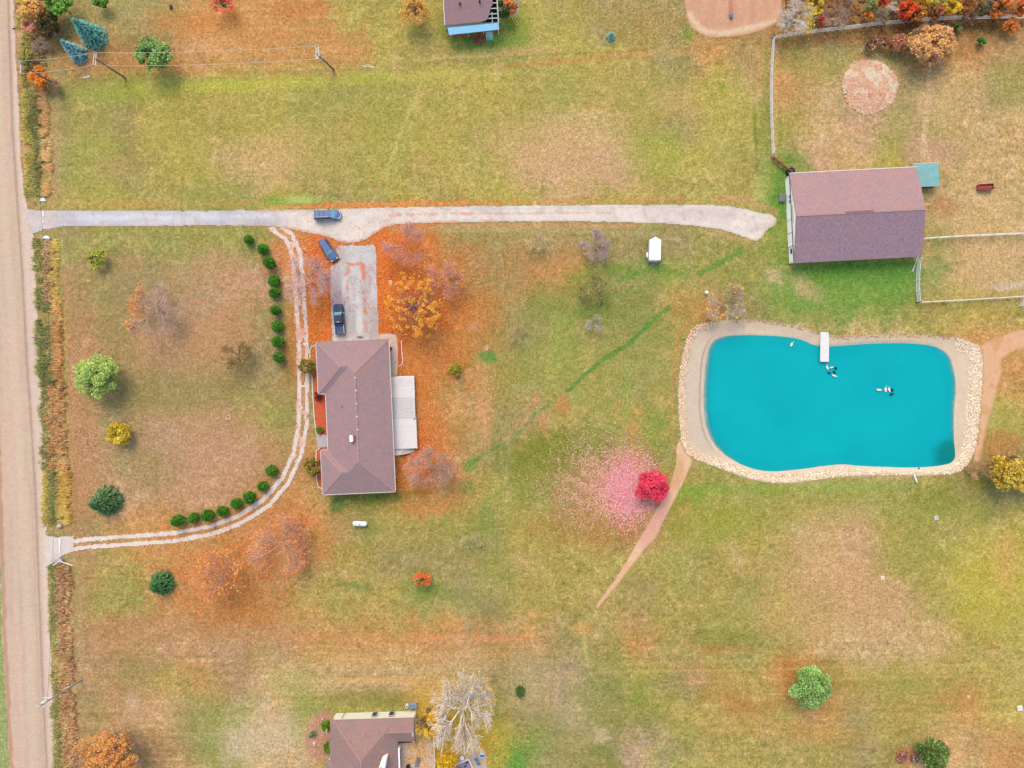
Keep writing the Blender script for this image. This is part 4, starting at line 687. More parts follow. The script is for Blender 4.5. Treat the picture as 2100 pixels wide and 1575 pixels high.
# woodland beyond the white fence at the top right: every tree one can tell apart
WOOD = [('golden_tree', 1672, 8, 17, 'yellow tree behind the silvery leafless tree', [(214, 186, 66), (196, 170, 60)], .3), ('bare', 1712, 40, 33, 'grey-brown leafless tree filling the gap between red and orange bushes', ((160, 132, 116), (140, 116, 104), (178, 150, 132)), 0),
        ('red_bush', 1688, 53, 9, 'small crimson bush right above the fence near its west end', [(176, 54, 50), (196, 76, 60)], .1), ('golden_bush', 1676, 36, 9, 'little yellow bush beside the silvery leafless tree', [(232, 190, 60), (214, 170, 50)], .2),
        ('bare', 1735, 8, 26, 'brown leafless tree at the top edge above the grey-brown one', ((150, 122, 106), (132, 106, 94), (166, 138, 120)), 0), ('green_tree', 1784, 12, 16, 'pale green tree at the top edge left of the scarlet tree', [(140, 146, 84), (160, 160, 96)], .15),
        ('orange_bush', 1779, 42, 12, 'orange bush right above the fence', [(222, 140, 62), (206, 120, 56)], .2), ('scarlet_tree', 1806, 10, 11, 'small scarlet tree at the top edge', [(214, 84, 50), (196, 66, 50)], .2), ('bare', 1812, 38, 18, 'grey leafless bush right of the orange bush above the fence', ((150, 140, 116), (132, 122, 104), (168, 154, 130)), 0),
        ('scarlet_tree', 1858, 22, 24, 'large scarlet and orange tree in the middle of the woodland', [(214, 84, 44), (228, 104, 56), (190, 70, 44)], .2), ('bare', 1838, 12, 15, 'white-limbed leafless tree in front of the scarlet tree', ((206, 192, 182), (186, 170, 164), (220, 206, 196)), 0),
        ('gold_green_tree', 1886, 8, 24, 'olive gold tree at the top edge right of the scarlet tree', [(186, 150, 50), (166, 140, 52), (206, 160, 56)], .15), ('rust_bush', 1880, 38, 18, 'rust and gold bush close above the fence', [(176, 104, 56), (196, 140, 60), (150, 92, 56)], .2),
        ('green_tree', 1926, 8, 16, 'yellow-green tree at the top edge right of the olive gold one', [(160, 156, 72), (176, 166, 84)], .15), ('golden_tree', 1952, 18, 19, 'bright yellow tree in the right half of the woodland', [(214, 176, 44), (228, 190, 60), (186, 150, 50)], .15),
        ('rust_bush', 1925, 36, 18, 'mauve and rust bush close above the fence below the yellow tree', [(166, 104, 70), (150, 96, 76), (190, 130, 70)], .2), ('rust_tree', 1984, 14, 19, 'rust brown tree right of the bright yellow one', [(166, 104, 62), (146, 92, 60), (186, 124, 70)], .2),
        ('dark_tree', 2016, 18, 17, 'dark olive tree between the rust brown and orange trees', [(92, 90, 66), (112, 104, 76), (130, 124, 90)], .15), ('orange_tree', 2052, 16, 24, 'bright orange tree near the top right corner', [(226, 142, 70), (212, 126, 66), (196, 110, 60)], .2),
        ('orange_tree', 2090, 20, 20, 'copper tree in the top right corner', [(206, 116, 62), (222, 138, 76), (176, 96, 60)], .2), ('bare', 1995, 36, 16, 'brown leafless bush above the fence below the rust brown tree', ((140, 112, 94), (122, 98, 84), (160, 130, 108)), 0)]
for k, (nm, x, y, r, lb, pal, op) in enumerate(WOOD):
    y = y - 8 if y > 30 else y - 2; r = r * .88
    if nm == 'bare': tree_bare('bare_tree', x, y, r, 3.5 + r * .1, lb, 'woodland trees beyond the white fence', pal, dens=.75, w0=.12)
    else: tree_leafy(nm, x, y, r, 3 + r * .13, lb + ' beyond the white fence' if 'fence' not in lb else lb, pal, 'woodland trees beyond the white fence', n=int(200 + r * 95), leaf=.3, open_=op, clumps=max(10, int(r * .9)), seed=k, twigs=1 if r > 20 else 0, k=1.75)
tree_leafy('tan_tree', 1912, 92, 48, 6, 'broad pale tan tree inside the paddock below the white fence', [(222, 176, 124), (232, 192, 142), (206, 152, 104), (236, 170, 96)], n=7200, leaf=.3, open_=.28, clumps=44, cs=.24, twigs=1, bark=(206, 160, 128), oval=(1.05, .85), k=1.6)
tree_leafy('brown_bush', 1845, 88, 26, 3, 'russet brown bush left of the pale tan tree in the paddock', [(176, 122, 92), (190, 140, 108), (146, 96, 76)], n=2600, leaf=.26, clumps=24, cat='shrub', oval=(1, .8))
tree_leafy('brown_bush', 1795, 88, 20, 2.4, 'dark wine and tan bush, leftmost of the paddock bushes', [(120, 76, 66), (196, 150, 118), (96, 62, 58)], n=1300, leaf=.26, clumps=14, cat='shrub', open_=.2, oval=(1.2, .6))
tree_leafy('orange_bush', 2072, 54, 16, 2.6, 'orange bush just below the white fence near the right edge', [(232, 150, 80), (222, 132, 66)], n=1100, leaf=.28, clumps=14, cat='shrub', open_=.2)
tree_leafy('round_bush', 2013, 86, 9, 1.6, 'small dark green bush alone at the top of the paddock', [(66, 110, 46), (90, 132, 60)], n=600, leaf=.2, clumps=12, cat='shrub')
tree_leafy('low_shrub', 1961, 58, 12, 1.6, 'low green shrub below the white fence above the tan tree', [(110, 122, 66), (134, 140, 80)], n=500, leaf=.24, clumps=12, cat='shrub', open_=.2)
tree_leafy('dark_bushy_tree', 1030, 22, 16, 4.5, 'dark green tree against the broken corner of the north house', [(66, 82, 48), (92, 104, 60), (50, 62, 42)], n=1800, leaf=.26, clumps=18)
tree_leafy('copper_tree', 1046, 14, 17, 4, 'copper orange tree between the north house and the ladders', [(206, 122, 70), (222, 146, 92), (176, 102, 62)], n=1500, leaf=.26, clumps=16, open_=.15)
tree_bare('bare_shrub', 983, 78, 11, 1.8, 'dark twiggy shrub in the red bark bed below the blue metal awning', col=((110, 84, 84), (80, 62, 66), (150, 120, 120)), cat='shrub', dens=.6)
# a flower bed heaped with purplish plants
tree_leafy('flower_clump', 1852, 1552, 13, 1.0, 'faded purple flower clump with stones left of the dark ragged tree', [(150, 120, 124), (178, 146, 138), (84, 66, 70), (206, 120, 84)], n=1300, leaf=.18, clumps=18, cat='flowers', cs=.3)
tree_leafy('flower_clump', 1876, 1553, 10, 1.0, 'tan and purple flower clump touching the dark ragged tree', [(160, 130, 126), (186, 150, 120), (90, 70, 76)], n=900, leaf=.18, clumps=14, cat='flowers', cs=.3)
print('veg done')

# ------------------------------------------------------------------ loose growth, litter and stones
def stuff(name, V, F, c, label, cat, m=LEAF):
    o = np_mesh(name, V, F, m, cols=c); tag(o, label, cat, None, 'stuff'); return o
def ground_z(px, py):
    i = np.clip(((py - gy[0]) / ST).round().astype(int), 0, NY - 1); j = np.clip(((px - gx[0]) / ST).round().astype(int), 0, NX - 1); return Z[i, j]
rng = np.random.RandomState(11)
def ditch_grass(y0, y1, n, bands, label):
    """tall blades leaning over the roadside ditch; bands = list of (u0, u1, palette, height)"""
    Vs = []
    for u0, u1, pal, hh, dn in bands:
        m = int(n * dn); py = y0 + (y1 - y0) * rng.rand(m); u = u0 + (u1 - u0) * rng.rand(m) + .30 * fbm(py * 0 + u0 * 90, py, 30, 5, 3) + .07 * rng.normal(size=m)
        keep = (vn(u * 30, py, 9, 6) > .30) & (np.abs(u) < 1.25 + .1 * rng.normal(size=m)) & (vn(u * 20 + 50, py, 40, 3) > .12); py, u = py[keep], u[keep]; m = len(py)
        px = DC(py) + u * DW(py); x = (px - 1050) / S; y = (787.5 - py) / S; z = ground_z(px, py)
        h = .6 * hh * (.5 + .8 * rng.rand(m)); ln = np.stack([-.45 * h + rng.normal(size=m) * .22, rng.normal(size=m) * .16, h], 1)
        A = np.stack([x, y, z - .02], 1); M_ = A + ln * .55 + [0, 0, .06]; T = A + ln * [1.25, 1.25, .92]
        w = (.035 + .04 * rng.rand(m))[:, None] * np.stack([rng.normal(size=m) * .5, np.ones(m), np.zeros(m)], 1)
        patchy = vn(u * 40, py, 34, 9); ci = pick(rng, m, pal, 1.7, .16) * (.75 + .5 * patchy)[:, None]
        V = np.stack([A - w, A + w, M_ + w, M_ - w, M_ - w * .95, M_ + w * .95, T + w * .3, T - w * .3], 1).reshape(-1, 3)
        Vs.append((V, np.arange(8 * m).reshape(-1, 4), np.repeat(np.clip(ci, .01, .8), 8, 0)))
    stuff('ditch_grass', *joinm(*Vs), label, 'tall grass')
ORN = [(228, 180, 118), (236, 184, 104), (212, 156, 110), (234, 202, 154)]; OLV = [(162, 160, 100), (138, 146, 90), (184, 174, 116), (112, 124, 82)]; YEL = [(218, 194, 106), (196, 184, 110), (230, 196, 104)]; TAN = [(226, 194, 150), (206, 166, 122), (190, 142, 104), (236, 210, 168), (150, 104, 74)]; BRN = [(176, 112, 70), (206, 150, 96), (150, 92, 60), (226, 176, 110)]
ditch_grass(190, 402, 9000, [(-.95, -.3, YEL + OLV[:2], .8, .35), (-.45, .25, OLV, .9, .4), (.25, .95, ORN + TAN[:2], 1.0, .5)], 'tall dry grass in the ditch north of the gravel driveway, orange beside the field')
ditch_grass(490, 620, 6000, [(-1, -.3, OLV + YEL[1:2], .6, .35), (-.35, .4, TAN, .7, .45), (.35, .95, YEL + ORN[:1], .8, .35)], 'pale and yellow ditch grass just south of the gravel driveway')
ditch_grass(620, 790, 8000, [(-1, .25, OLV, .9, .7), (.2, .95, ORN + BRN[:2], 1.0, .5)], 'dark green and orange ditch grass beside the upper front lawn')
ditch_grass(790, 965, 8000, [(-1, -.5, OLV, .6, .25), (-.5, .9, TAN + BRN + ORN, .9, .85)], 'tan and russet ditch grass beside the middle of the front lawn')
ditch_grass(965, 1076, 6000, [(-1, -.55, YEL + OLV[:1], .8, .3), (-.6, .15, OLV, .9, .4), (.1, 1, YEL + ORN[:2] + BRN[:1], 1.1, .5)], 'green and gold ditch grass just above the lower gate')
ditch_grass(1158, 1700, 17000, [(-1, -.35, OLV[:3], .5, .4), (-.4, .9, TAN + TAN + BRN[:2], .9, .9)], 'cream and brown ditch grass south of the lower gate')
ditch_grass(-60, 190, 7000, [(-1, -.2, YEL + OLV, .9, .5), (-.3, .9, OLV + TAN + BRN[:1], .9, .5)], 'mixed yellow and olive ditch growth at the top left corner')
def litter(n, cx, cy, rx, ry, pal, size, label, z=.03, ang=0, gauss=True, dens=None, name='fallen_leaves', k=1.25):
    a = rng.normal(size=(n, 2)) * .5 if gauss else (rng.rand(n, 2) * 2 - 1); t = R(ang)
    px = cx + (a[:, 0] * math.cos(t)) * rx - a[:, 1] * math.sin(t) * ry; py = cy + a[:, 0] * math.sin(t) * rx + a[:, 1] * math.cos(t) * ry
    if dens is not None: kp = vn(px, py, dens, 4) > .38; px, py = px[kp], py[kp]
    m = len(px); Pc = np.stack([(px - 1050) / S, (787.5 - py) / S, ground_z(px, py) + z + .03 * rng.rand(m)], 1)
    a_, b_ = rot_axes(rng, m, size, 2.5, .8); stuff(name, *quads(Pc, a_, b_, pick(rng, m, pal, k)), label, 'leaves')
PK = [(246, 176, 196), (236, 140, 168), (250, 206, 214), (226, 110, 140), (238, 190, 180)]
litter(5200, 1290, 1003, 56, 74, PK, .19, 'dense pink leaves fallen west of the crimson maple', gauss=True, k=1.9)
litter(5200, 1228, 992, 120, 100, PK[:1] + [(232, 196, 150), (222, 170, 140)], .15, 'thin outer scatter of pale pink leaves on the lawn west of the crimson maple', k=1.8, dens=14)
OL = [(236, 132, 66), (246, 160, 84), (222, 108, 56), (240, 180, 110)]
litter(9000, 840, 620, 150, 210, OL, .17, 'orange leaves fallen under and around the golden tree', dens=30)
litter(3200, 655, 590, 56, 160, OL, .18, 'orange leaves fallen beside the parking pad and track', dens=20)
litter(3600, 490, 1150, 230, 130, OL, .18, 'orange leaves fallen south of the curving track', dens=26)
litter(2200, 840, 950, 80, 110, OL, .18, 'orange leaves fallen beside the deck', dens=20)
litter(1800, 1750, 150, 260, 110, [(240, 206, 150), (230, 170, 110), (250, 226, 180)], .15, 'pale leaves sprinkled over the paddock below the white fence')
litter(1100, 1370, 70, 160, 90, [(246, 226, 180), (236, 190, 120)], .15, 'pale leaves sprinkled on the grass west of the riding arena')
litter(1500, 950, 1540, 90, 70, [(240, 196, 60), (230, 180, 50), (246, 210, 90)], .2, 'yellow leaves fallen under the tall silvery tree')
WB = [(166, 112, 70), (190, 134, 84), (140, 100, 70), (206, 150, 90), (150, 130, 80)]
litter(9000, 1870, 2, 260, 52, WB, .34, 'brown and orange undergrowth and leaves on the woodland floor beyond the white fence', z=.25, gauss=False, dens=14)
litter(1800, 1900, 62, 190, 16, WB, .28, 'russet leaves banked along the inside of the white fence', ang=-4, dens=12)
litter(500, 210, 900, 110, 90, [(250, 240, 210), (240, 220, 160)], .13, 'pale leaves sprinkled round the golden shrub')
# rubble stones round the pond: offset from the bank's own rim
def bank_stones(n, rim_lo, rim_hi, sel, pal, size, label, name='bank_stones'):
    ok = (sdB > rim_lo) & (sdB < rim_hi) & sel & (sdP > 3); ii, jj = np.nonzero(ok); q_ = rng.randint(0, len(ii), n)
    px = X[ii[q_], jj[q_]] + rng.rand(n) * 2; py = Y[ii[q_], jj[q_]] + rng.rand(n) * 2; c0 = np.stack([(px - 1050) / S, (787.5 - py) / S, ground_z(px, py) + .06], 1)
    base = np.array([(-1, -1, -1), (1, -1, -1), (1, 1, -1), (-1, 1, -1), (-.7, -.6, .8), (.6, -.7, 1), (.7, .6, .7), (-.6, .7, .9)], float)
    s_ = size * (.5 + rng.rand(n)); V = c0[:, None] + (base[None] * (1 + .25 * rng.normal(size=(n, 8, 3)))) * s_[:, None, None] * [1, 1, .6]
    f = np.array([(4, 5, 6, 7), (0, 1, 5, 4), (1, 2, 6, 5), (2, 3, 7, 6), (3, 0, 4, 7)]); F = (np.arange(n)[:, None, None] * 8 + f[None]).reshape(-1, 4)
    stuff(name, V.reshape(-1, 3), F, np.repeat(pick(rng, n, pal, 1.3, .07), 8, 0), label, 'stones', BARK)
ST_ = [(246, 228, 204), (224, 200, 174), (250, 240, 224), (196, 168, 146), (210, 190, 176)]
bank_stones(4200, -26, -2, X > 1960, ST_, .07, 'pale rubble stones along the east bank of the pond')
bank_stones(2600, -20, -2, (Y > 935) & (X < 1962), ST_, .07, 'pale rubble stones along the south bank of the pond')
bank_stones(2400, -16, -1, (X < 1460) & (Y < 936), ST_[:4] + [(224, 150, 104)], .06, 'cream and orange rubble along the west bank of the pond')
bank_stones(600, -7, 0, (Y < 700) & (X > 1500), [(176, 140, 110), (150, 120, 96), (206, 176, 140)], .07, 'brown clods and stones along the north bank of the pond')
# trampled old hay, low mound
HX, HY = P(1783, 178)[:2]
m_ = 9000; rr = np.sqrt(rng.rand(m_)) * 5.2; aa = rng.rand(m_) * 6.283; rr *= 1 + .03 * np.sin(aa * 3 + 1) + .02 * np.sin(aa * 7) + .03 * rng.normal(size=m_)
Pc = np.stack([HX + rr * np.cos(aa), HY + rr * np.sin(aa) * .98, .05 + .35 * np.maximum(0, 1 - (rr / 5.4) ** 2) + .06 * rng.rand(m_)], 1)
a_, b_ = rot_axes(rng, m_, .42, 3.0, .4)
tone = .65 * vn(Pc[:, 0] * 10, Pc[:, 1] * 10, 7, 2) + .35 * vn(Pc[:, 0] * 10, Pc[:, 1] * 10, 18, 3); c_ = pick(rng, m_, [(218, 182, 158), (210, 168, 140), (228, 196, 176), (196, 154, 128)], 2.0); c_ = np.where((tone > .62)[:, None], pick(rng, m_, [(236, 216, 200), (222, 200, 180)], 1.9), c_)
c_ = np.where(((tone < .25) & (rr < 4))[:, None], pick(rng, m_, [(196, 146, 114), (206, 154, 120)], 1.8), c_)
o = stuff('hay_heap', *quads(Pc, a_, b_, np.clip(c_, .01, .8)), 'low round heap of trampled pinkish hay in the paddock', 'hay')

# ------------------------------------------------------------------ buildings
WHITE = mat('white_painted_boards', C(250, 250, 252, 1.25), .6, .3, .03, 2); TRIM = mat('white_trim', C(240, 238, 236), .5, .3, .02)
CREAM = mat('cream_siding', C(234, 232, 222), .7, .3, .03, 2, stretch=(.3, .3, 8)); DARKG = mat('window_glass', C(60, 66, 78), .12, .5, .2)
ROOF1 = shingle('pink_brown_shingles', C(168, 138, 140)); ROOF2 = shingle('barn_shingles', C(180, 146, 146))
ROOF3 = shingle('brown_shingles', C(160, 130, 126)); ROOF4 = shingle('old_shingles', C(160, 130, 134))
CONC = mat('pale_concrete', C(220, 196, 186), .9, .1, .05, 1.5); WEATH = mat('weathered_grey_boards', C(236, 230, 234, 1.15), .85, .1, .16, 3, stretch=(1.2, 14, 1)); WEATHY = mat('weathered_grey_planks', C(206, 202, 206), .85, .1, .12, 3, stretch=(14, 1.2, 1))
BRICK = mat('tan_brick', C(180, 150, 130), .9, .1, .1, 6); MULCH = mat('orange_mulch', C(216, 104, 70), 1, .05, .16, 6, bump=.5)
METAL = mat('grey_metal', C(150, 154, 164), .4, .5, .06); BLACK = mat('black_rubber', C(30, 30, 34), .8, .2, .1); WOODP = mat('old_pole_wood', C(128, 112, 112), .9, .1, .15, 4, stretch=(1, 1, .3))
CAPM = mat('ridge_cap', C(182, 148, 148), .95, .1, .08, 5); GUT = mat('pale_gutter', C(226, 214, 208), .5, .4, .03)
def hip(mb, x0, x1, y0, y1, z, pitch, g0=False, g1=False, th=.2):
    """hipped (or gabled at g0/g1) roof over a rectangle, ridge along its longer side"""
    w, d = x1 - x0, y1 - y0; al = w >= d; hw = min(w, d) / 2; zr = z + hw * pitch; a0 = 0 if g0 else hw; a1 = 0 if g1 else hw
    r0, r1 = ((x0 + a0, (y0 + y1) / 2, zr), (x1 - a1, (y0 + y1) / 2, zr)) if al else (((x0 + x1) / 2, y0 + a0, zr), ((x0 + x1) / 2, y1 - a1, zr))
    if abs(r0[0] - r1[0]) + abs(r0[1] - r1[1]) < 1e-3: r1 = (r1[0] + .01 * al, r1[1] + .01 * (not al), zr)
    c = [(x0, y0), (x1, y0), (x1, y1), (x0, y1)]; vv = [(*p, z - th) for p in c] + [(*p, z) for p in c] + [r0, r1]
    ff = [(3, 2, 1, 0)] + [(i, (i + 1) % 4, 4 + (i + 1) % 4, 4 + i) for i in range(4)]
    ff += [(4, 5, 9, 8), (7, 8, 9, 6), (4, 8, 7), (5, 6, 9)] if al else [(4, 5, 8), (5, 6, 9, 8), (7, 9, 6), (4, 8, 9, 7)]
    mb.add(vv, ff); return r0, r1
def window(root, c, w, h, axis, out, mt=None, name='window'):
    """framed window on a wall; axis 'x' or 'y' is the direction the wall faces"""
    x, y, z = c; fr = MB(); gl = MB(); o = out
    if axis == 'y': fr.box(x - w / 2 - .08, x + w / 2 + .08, min(y, y + o * .05), max(y, y + o * .05), z - h / 2 - .08, z + h / 2 + .08); gl.box(x - w / 2, x + w / 2, min(y, y + o * .07), max(y, y + o * .07), z - h / 2, z + h / 2)
    else: fr.box(min(x, x + o * .05), max(x, x + o * .05), y - w / 2 - .08, y + w / 2 + .08, z - h / 2 - .08, z + h / 2 + .08); gl.box(min(x, x + o * .07), max(x, x + o * .07), y - w / 2, y + w / 2, z - h / 2, z + h / 2)
    f = fr.build(name, mt or TRIM, root); gl.build('pane', DARKG if name == 'window' else (mt or TRIM), f); return f
# main house
kE = (H - 2.9) / H / S
hr = empty('ranch_house', Vector((P(729.5, 855, 2.9).x, P(729.5, 855, 2.9).y, 0)), R(2.5), 'long hip-roofed house with pinkish brown shingles at the foot of the parking pad', 'house')
L_ = lambda u, v: (u * kE, -v * kE)
rects = [(-60, 75, -157, 157, 0), (-75, 74.6, -156.6, -50, .004), (-75, 74.6, 65, 156.6, .008)]
mb = MB(); rid = []
for (u0, u1, v0, v1, dz) in rects:
    rid.append(hip(mb, u0 * kE, u1 * kE, -v1 * kE, -v0 * kE, 2.9 + dz, .40))
roof = mb.build('roof', ROOF1, hr)
mb = MB()
for (u0, u1, v0, v1, dz) in rects: mb.box(u0 * kE + .55 + dz * 8, u1 * kE - .55 - dz * 8, -v1 * kE + .55 + dz * 8, -v0 * kE - .55 - dz * 8, 0, 2.72 - dz)
mb.build('wall', BRICK, hr)
# ridge and hip caps, slightly raised strips
def caps(name, lines, parent, w=.24):
    mb = MB()
    for a, b in lines: mb.bar((a[0], a[1], a[2] + .03), (b[0], b[1], b[2] + .03), w, .05)
    return mb.build(name, CAPM, parent)
A_, B_, C_ = rid; e = 2.9
co_ = lambda u, v: (u * kE, -v * kE, e)
caps('ridge_cap', [(A_[0], A_[1]), (co_(75, -157), A_[1]), (co_(75, 157), A_[0]), (co_(-75, -157), B_[0]), (co_(-75, 157), C_[0]), (co_(-75, -50), B_[0]), (co_(-75, 65), C_[0])], roof)
for i in range(12):
    y = A_[1][1] - .9 - i * 1.22
    if 8.5 < i < 10.5: continue
    MB().box(A_[0][0] - .02, A_[0][0] + .3, y - .13, y + .13, A_[0][2] - .08, A_[0][2] + .14).build('roof_vent', CAPM if i % 2 else GUT, roof, bevel=.02)
mb = MB().box(-.62, .22, -4.45, -3.35, 4.6, 5.75); ch = mb.build('chimney', mat('chimney_brick', C(170, 122, 110), .9, .1, .1, 6), roof); MB().box(-.66, -.1, -4.5, -3.3, 5.75, 5.85).build('chimney_cap', WHITE, ch)
for x, y in ((-2.2, 2.2), (2.0, -8.2), (.6, 4.8)): MB().tube([(x, y, 3.6), (x, y, 5.1)], .06, 8).build('vent_pipe', BLACK, roof)
mb = MB()
for (u0, v0, u1, v1) in ((-75, -157, -75, -50), (-75, -50, -60, -50), (-60, -50, -60, 65), (-75, 65, -60, 65), (-75, 65, -75, 157), (-75, 157, 75, 157), (75, 157, 75, -157)):
    mb.bar((u0 * kE, -v0 * kE, 2.86), (u1 * kE, -v1 * kE, 2.86), .13, .12)
mb.build('gutter', GUT, roof)
g = MB().box(-5.4, 2.2, 14.1, 14.2, .02, 2.3).build('garage_door', WHITE, hr)
for v in (-20, 10, 40, 110): window(hr, (-60 * kE + .55 if v < 60 else -75 * kE + .55, -v * kE, 1.5), 1.3, 1.1, 'x', -1)
for u in (-30, 30): window(hr, (u * kE, -157 * kE + .55, 1.5), 1.4, 1.1, 'y', -1)
for v in (-110, -30, 110): window(hr, (75 * kE - .55, -v * kE, 1.5), 1.4, 1.1, 'x', 1)
MB().box(75 * kE - .55, 75 * kE - .48, 3.4, 4.4, .4, 2.4).build('door', WHITE, hr)
# flat garden pieces round it
def flat(name, pts, z0, z1, m, label=None, cat=None, kind=None, zl=0, bevel=0):
    mb = MB().prism([tuple(P(x, y, z1 if zl else 0))[:2] for x, y in pts][::-1], z0, z1); o = mb.build(name, m, bevel=bevel); tag(o, label, cat, None, kind); return o
flat('sidewalk', smooth_poly([(776, 685), (808, 684), (816, 694), (816, 768), (806, 776), (800, 776), (799, 697), (776, 697)], 1), -.1, .08, CONC, kind='structure')
flat('porch_slab', [(650, 893), (672, 892), (672, 917), (651, 918)], -.1, .16, mat('porch_concrete', C(196, 186, 196), .9, .1, .05), kind='structure')
flat('mulch_bed', [(645, 760), (662, 760), (664, 800), (672, 805), (672, 892), (651, 892), (644, 830)], -.1, .05, MULCH, 'orange mulch bed along the west front of the house', 'flower bed')
flat('mulch_bed', [(649, 921), (664, 921), (668, 1000), (656, 1002), (651, 985)], -.1, .05, MULCH, 'narrow mulch bed against the southwest wing of the house', 'flower bed')
flat('mulch_bed', [(816, 700), (823, 702), (825, 745), (817, 749)], -.1, .05, MULCH, 'small mulch bed east of the pinkish sidewalk', 'flower bed')
def edging(pts, label, w=.14, h=.18):
    pts = [P(x, y, .05) for x, y in pts]; mb = MB(); 
    for a, b in zip(pts[:-1], pts[1:]): mb.bar(a + (a - b).normalized() * .03, b, w, h)
    tag(mb.build('garden_edging', TRIM), label, 'edging', 'white garden edgings round the house')
edging([(646, 709), (638, 712), (636, 718), (636, 735)], 'short hooked white edging at the northwest corner of the house')
edging([(640, 770), (641, 800), (645, 860), (649, 890), (651, 893), (666, 892)], 'long white edging of the orange front bed')
edging([(656, 919), (649, 923), (648, 950), (650, 985), (653, 998), (662, 1003)], 'curved white edging at the southwest wing of the house')
edging([(823, 698), (824, 720), (826, 740), (824, 748), (818, 751)], 'curved white edging east of the sidewalk')
tag(MB().box(*(P(801.5, 715).x - .25, P(801.5, 715).x + .25), *(P(0, 715).y - .28, P(0, 715).y + .28), .09, .6).build('planter_box', mat('dark_red_wood', C(120, 60, 66), .8, .1), bevel=.04), 'small dark red planter box on the pinkish sidewalk', 'planter')
tag(MB().tube([P(633, 707), P(633, 707) + Vector((.1, .02, 1.0))], .05, 6).box(P(628, 706).x - .3, P(628, 706).x + .25, P(0, 706).y - .1, P(0, 706).y + .1, .9, 1.15).build('lamp_sign', TRIM), 'small white sign on a post at the northwest corner of the house', 'sign')
# deck in three levels with rails and a stair
dk = empty('wooden_deck', P(829, 850), R(2.2), 'grey weathered three-level deck along the east side of the house', 'deck')
def dpt(px, py): 
    v = P(px, py, .9) - dk.location; c, s = math.cos(-R(2.2)), math.sin(-R(2.2)); return (v.x * c - v.y * s, v.x * s + v.y * c)
for k, (p0, p1, z, m_) in enumerate((((801.5, 773), (851, 815), .92, WEATH), ((803, 816), (852, 857), 1.0, None), ((805, 858), (856, 919), .96, WEATH))):
    (x0_, y1_), (x1_, y0_) = dpt(*p0), dpt(*p1); mb = MB(); n = int((y1_ - y0_) / .145)
    if m_ is not None:
        for i in range(n):
            ya = y0_ + (y1_ - y0_) * i / n; j = rng.rand() * .01; mb.box(x0_ + j, x1_ - rng.rand() * .03, ya, ya + (y1_ - y0_) / n * (.80 + .08 * rng.rand()), z - .05, z + rng.rand() * .012)
    else:
        nx = int((x1_ - x0_) / .145)
        for i in range(int(nx * .38)):
            xa = x0_ + .145 * i; mb.box(xa, xa + .13, y0_, y1_, z - .05, z + rng.rand() * .012)
        xs_ = x0_ + .145 * int(nx * .38); W_, D_ = x1_ - xs_, y1_ - y0_            # boards laid on the diagonal
        t_ = -D_
        while t_ < W_:
            a0, a1 = max(t_, 0), min(t_ + D_, W_)
            if a1 - a0 > .15: mb.bar((xs_ + a0, y1_ - (a0 - t_), z - .02), (xs_ + a1, y1_ - (a1 - t_), z - .02 + .004), .12, .05)
            t_ += .2
    mb.build('deck_panel', m_ or mat('pale_deck_boards', C(226, 224, 228), .8, .1, .08, 3), dk)
    mb = MB(); mb.box(x0_, x1_, y0_, y0_ + .08, z - .3, z - .06).box(x0_, x1_, y1_ - .1, y1_ - .02, z - .3, z - .06).box(x1_ - .1, x1_ - .02, y0_ + .08, y1_ - .1, z - .3, z - .06); mb.build('deck_joist', WEATH, dk)
    rl = MB(); rl.bar((x1_ + .03, y0_, z + .9), (x1_ + .03, y1_, z + .9), .1, .05)
    for i in range(5): yy = y0_ + .06 + (y1_ - y0_ - .12) * i / 4; rl.box(x1_ - .01, x1_ + .07, yy - .04, yy + .04, 0, z + .88)
    if k == 0: rl.bar((x0_ + 1.2, y1_, z + .9), (x1_, y1_, z + .9), .09, .05)
    rl.build('railing', TRIM, dk)
(x0_, y1_), (x1_, y0_) = dpt(808, 919.5), dpt(846, 934); mb = MB()
mb.box(x0_, x0_ + 1.3, y0_ + .2, y1_, .5, .56).build('landing', WEATH, dk); mb = MB()
for i in range(8): mb.box(x0_ + 1.34 + i * .3, x0_ + 1.34 + i * .3 + .26, y0_ + .2 + .05 * i, y1_, .78 - i * .09, .82 - i * .09)
mb.build('stair_treads', WEATHY, dk); MB().bar((x0_ + .2, y0_ + .1, 1.3), (x0_ + 3.2, y0_ + .6, .9), .06, .06).build('handrail', TRIM, dk)
tag(MB().loft([[Vector((x, y * w, z)) + P(852, 858, 1) for y, z in ((-1, 0), (1, 0), (.7, .2), (-.7, .2))] for x, w in ((-.3, .05), (-.1, .14), (.15, .14), (.32, .04))]).build('garden_bag', mat('blue_cloth', C(70, 90, 120), .8, .1)), 'small dark blue bag on the rail side of the lower deck', 'bag')
